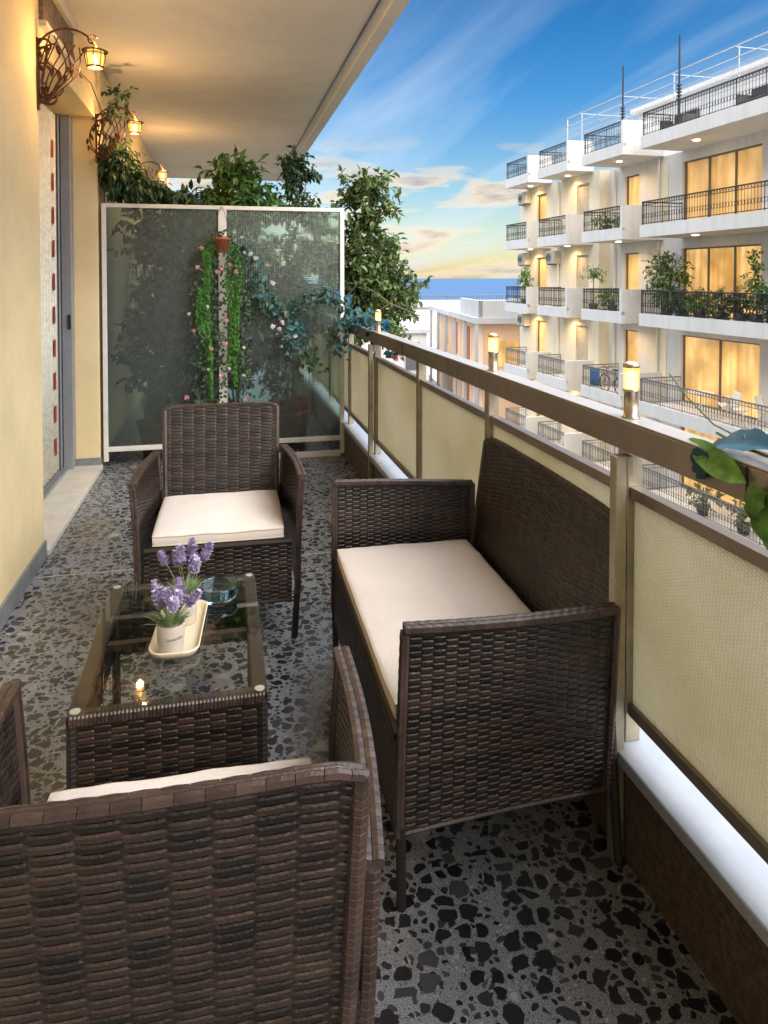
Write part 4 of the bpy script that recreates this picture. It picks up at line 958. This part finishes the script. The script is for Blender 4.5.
# facade plants
def fplant(s_, t_, z_, label, blobs, n, mat, ln, wd, pot=.2):
    q = thing('balcony_plant', label, 'plant', F((s_, t_, z_)), AL, 'plants on the opposite balconies'); fm = MB(); foliage(fm, blobs, n, ln, wd, fill=.6); fm.build('foliage', M[mat], q)
    MB().lathe([(0, 0), (pot*.7, 0), (pot, pot*1.5), (pot*.9, pot*1.5), (0, pot*1.4)], 16).build('pot', M['furn'], q, smooth=True)
    MB().tube([V((0, 0, pot)), V(blobs[0][0])], .02, 6).build('stem', M['bark'], q)
z3 = .06
fplant(20.7, 15.2, z3, 'big loose leafy bush behind the railing left of the amber windows', [((0, 0, 1.1), (.6, .7, .6)), ((0, .5, 1.6), (.45, .5, .45)), ((.1, -.4, 1.5), (.4, .5, .4)), ((0, .1, 2.0), (.3, .4, .25)), ((0, 0, .6), (.4, .6, .4))], 2400, 'leaf_olive', .13, .075)
fplant(16.5, 15.0, z3, 'slim climbing plant rising in front of the right amber window', [((0, 0, .9), (.25, .35, .4)), ((0, .1, 1.5), (.2, .22, .35)), ((0, .05, 1.95), (.1, .12, .2))], 800, 'leaf', .11, .07)
for k, (s_, mt) in enumerate(((19.6, 'leaf_dark'), (18.7, 'leaf'), (17.8, 'leaf_olive'), (17.0, 'leaf_dark'), (15.8, 'leaf_dark'), (15.0, 'leaf'))):
    fplant(s_, 14.9, z3, ('dark hedge plant next to the big loose bush', 'bright green low plant in the hedge row', 'olive low plant right of the bright green one', 'dark low plant left of the slim climbing plant', 'dark low plant right of the slim climbing plant', 'green low plant at the right edge of the hedge row')[k],
           [((0, 0, .45), (.4, .55, .38)), ((0, .1, .8), (.3, .35, .22))], 1300, mt, .085, .05)
fplant(31.3, 15.1, z3, 'yellow green potted tree on the third floor far left balcony', [((0, 0, 1.2), (.35, .35, .35)), ((0, 0, 1.6), (.2, .25, .2))], 500, 'leaf_light', .12, .07)
fplant(25.0, 15.0, z3, 'small palm like plant standing above the balcony railing', [((0, 0, 1.45), (.25, .3, .14))], 160, 'leaf', .2, .06)
fplant(23.5, 14.9, z3, 'low green plants behind the railing of the third balcony', [((0, 0, .55), (.4, .9, .25)), ((.1, .5, .7), (.3, .3, .2))], 600, 'leaf', .11, .06)
fplant(23.9, 14.9, 3.06, 'low green plant behind the railing one floor above', [((0, 0, .5), (.3, .8, .22))], 400, 'leaf_olive', .11, .06)
for k, s_ in enumerate((18.6, 16.9, 15.4)):
    fplant(s_, 15.0, -5.94, ('grey green plant on the lowest visible balcony, left one', 'grey green plant on the lowest visible balcony, middle one', 'grey green plant on the lowest visible balcony, right one')[k], [((0, 0, .6), (.5, .6, .35))], 500, 'leaf_olive', .10, .06)
# white chairs and table on row 4
Z4 = -2.94
def wchair(s_, t_, rz, label, first=None):
    if first: o = copy_tree(first); o.location = F((s_, t_, Z4)); o.rotation_euler.z = rz; o['label'] = label; return o
    q = thing('shell_chair', label, 'chair', F((s_, t_, Z4)), rz, 'white chairs on the opposite balcony'); vs = []; NX, NY = 8, 10
    for j in range(NY+1):
        v = j/NY
        for i in range(NX+1):
            u = 2*i/NX-1
            if v < .5: y, z_ = -.22+.44*v*2, .45-.02*sin(v*2*pi)
            else: y, z_ = .22+.10*(v-.5)*2, .45+.42*(v-.5)*2
            vs.append((u*.24*(1-.25*max(0, v-.6)), y+(-.06*u*u if v > .4 else 0), z_+.09*u*u*(1 if v < .6 else .2)))
    MB().add(vs, [(j*(NX+1)+i, j*(NX+1)+i+1, (j+1)*(NX+1)+i+1, (j+1)*(NX+1)+i) for j in range(NY) for i in range(NX)]).build('shell', M['plastic_white'], q, smooth=True, solid=.015)
    for sx in (-1, 1):
        for sy in (-1, 1): MB().tube([(sx*.1, sy*.1, .44), (sx*.24, sy*.24, 0)], .012, 6).build('leg', M['plastic_white'], q)
    return q
wc = wchair(17.3, 15.1, R(60), 'white shell chair in front of the amber window, nearest the window frame')
wchair(18.0, 15.4, R(-100), 'white shell chair beside the table, left of the other two', wc)
wchair(16.9, 15.75, R(20), 'white shell chair standing against the amber glass, tallest looking', wc)
q = thing('balcony_table', 'small white round table on the opposite balcony left of the white chairs', 'table', F((19.0, 15.2, Z4)))
MB().lathe([(0, .70), (.40, .70), (.40, .73), (0, .73)], 24).build('tabletop', M['plastic_white'], q); MB().lathe([(.22, 0), (.20, .02), (.03, .04), (.03, .70)], 16).build('pedestal', M['plastic_white'], q)
q = thing('bicycle', 'bicycle standing behind the balcony railing beside a blue cloth', 'bicycle', F((23.4, 14.85, Z4)), pi/2+AL)
for x in (-.5, .5):
    MB().tube([V((x+.33*cos(a*pi/10), 0, .34+.33*sin(a*pi/10))) for a in range(21)], .022, 6).build('wheel', M['black'], q)
MB().tube([(-.5, 0, .34), (-.1, 0, .32), (.35, 0, .75), (-.2, 0, .78), (-.5, 0, .34)], .018, 6).tube([(-.1, 0, .32), (-.22, 0, .88)], .016, 6).tube([(.5, 0, .34), (.33, 0, .95)], .016, 6).build('bicycle_frame', M['gsteel'], q)
MB().box((-.33, -.06, .88), (-.08, .06, .93)).build('saddle', M['black'], q, bevel=.02); MB().tube([(.30, -.25, 1.0), (.33, 0, .95), (.30, .25, 1.0)], .013, 6).build('handlebar', M['black'], q)
vs = []
for i in range(21):
    for z_ in (-2.75, -2.05): vs.append(F((23.95+i*.035, 14.66+.03*sin(i*1.3), z_)))
tag(MB().add(vs, [(2*i, 2*i+2, 2*i+3, 2*i+1) for i in range(20)]).build('blue_cloth', M['bluecloth'], smooth=True, solid=.01), 'blue cloth hanging inside the balcony railing beside the bicycle', 'cloth')

# ------------------------------------------------------------ other buildings
def cw(px, D):          # a bearing and a depth from the survey of the view -> ground position
    lat = (px-384)/FPX*D; y = R(YAW); return V((sin(y)*D+cos(y)*lat, cos(y)*D-sin(y)*lat, 0))
C0 = cw(475, 39); dA = V((sin(R(8.25)), cos(R(8.25)), 0)); dB = V((cos(R(8.25)), -sin(R(8.25)), 0))
def Gf(p): return C0+dA*p[0]+dB*p[1]+V((0, 0, p[2]))
pb = thing('peach_building', 'low peach coloured building with a white flat roof before the sea', 'building')
m = MB().box((.6, .6, -12), (17.5, 14, -1.15), Gf); m.build('wall', M['peach'], pb)
m = MB().box((0, 0, -1.15), (18, 15, -.82), Gf).box((-.1, -.1, -4.55), (17.9, .62, -4.2), Gf).box((-.1, -.1, -7.75), (17.9, .62, -7.4), Gf)
m.build('roof', M['roofwhite'], pb)
m = MB()
for k in (.05, 3.4, 6.8, 10.2, 13.6, 17.2): m.box((k, .04, -12), (k+.17, .22, -1.16), Gf)
for k in (3.2, 7.4): m.box((.04, k, -12), (.3, k+.3, -1.16), Gf)
m.build('column', M['roofwhite'], pb)
m = MB().box((.3, .3, -.82), (.5, 3.6, .12), Gf).box((.3, .3, -.82), (6, .5, .12), Gf).box((.5, 3.4, -.82), (6, 3.6, .12), Gf); m.build('roof_parapet', M['roofwhite'], pb)
for a, c, z0_, mt in ((4.3, 5.4, -3.7, 'shutter_red'), (8.4, 9.6, -3.7, 'shutter_red'), (12.0, 13.5, -3.4, 'shutter'), (1.6, 2.5, -6.9, 'shutter'), (4.4, 5.5, -6.9, 'shutter_red'), (8.6, 9.6, -6.9, 'shutter')):
    MB().box((a, .56, z0_), (c, .597, z0_+2.1), Gf).build('window_shutter', M[mt], pb)
MB().box((.56, 3.9, -4.1), (.597, 5.2, -2.0), Gf).build('doorway', M['furn'], pb)
MB().box((.57, 1.4, -3.6), (.597, 2.6, -2.1), Gf).build('window', M['litwin'], pb)
m = MB()
for zz in (-6.4,):
    for k in range(60): m.tube([Gf((k*.3, .0, zz-1.0)), Gf((k*.3, .0, zz))], .015, 4)
    m.tube([Gf((0, 0, zz)), Gf((17.8, 0, zz))], .03, 5)
m.build('railing', M['gsteel'], pb)
# distant house with roof fence
C1 = cw(420, 72); 
def Hf(p): return C1+dA*p[1]+dB*p[0]+V((0, 0, p[2]))
hb_ = thing('distant_building', 'distant pale building with an iron roof fence just under the sea line', 'building')
MB().box((-14, 0, -12), (16, 14, -1.6), Hf).build('wall', M['white_render'], hb_); MB().box((-14.3, -.3, -1.6), (16.3, 14.3, -1.3), Hf).build('roof', M['roofwhite'], hb_)
m = MB().tube([Hf((-14, 0, -.4)), Hf((16, 0, -.4))], .05, 5)
for k in range(100): m.tube([Hf((-14+k*.3, 0, -1.3)), Hf((-14+k*.3, 0, -.4))], .03, 4)
m.build('roof_fence', M['gsteel'], hb_)
for x in (-3, 1.5): MB().box((x, -.04, -5), (x+1.2, -.002, -3.2), Hf).build('window', M['shutter'], hb_)
C2 = cw(404, 46)
def Kf(p): return C2+dA*p[1]+dB*p[0]+V((0, 0, p[2]))
hc = thing('neighbour_house', 'small grey white house between the tree and the peach building', 'building')
MB().box((-7, 0, -12), (1.5, 8, -2.2), Kf).build('wall', M['white_render'], hc); MB().box((-7.2, -.2, -2.2), (1.7, 8.2, -1.95), Kf).build('roof', M['roofwhite'], hc)
MB().box((.1, -.05, -4.6), (1.0, -.002, -2.8), Kf).build('shutter', M['gsteel'], hc)
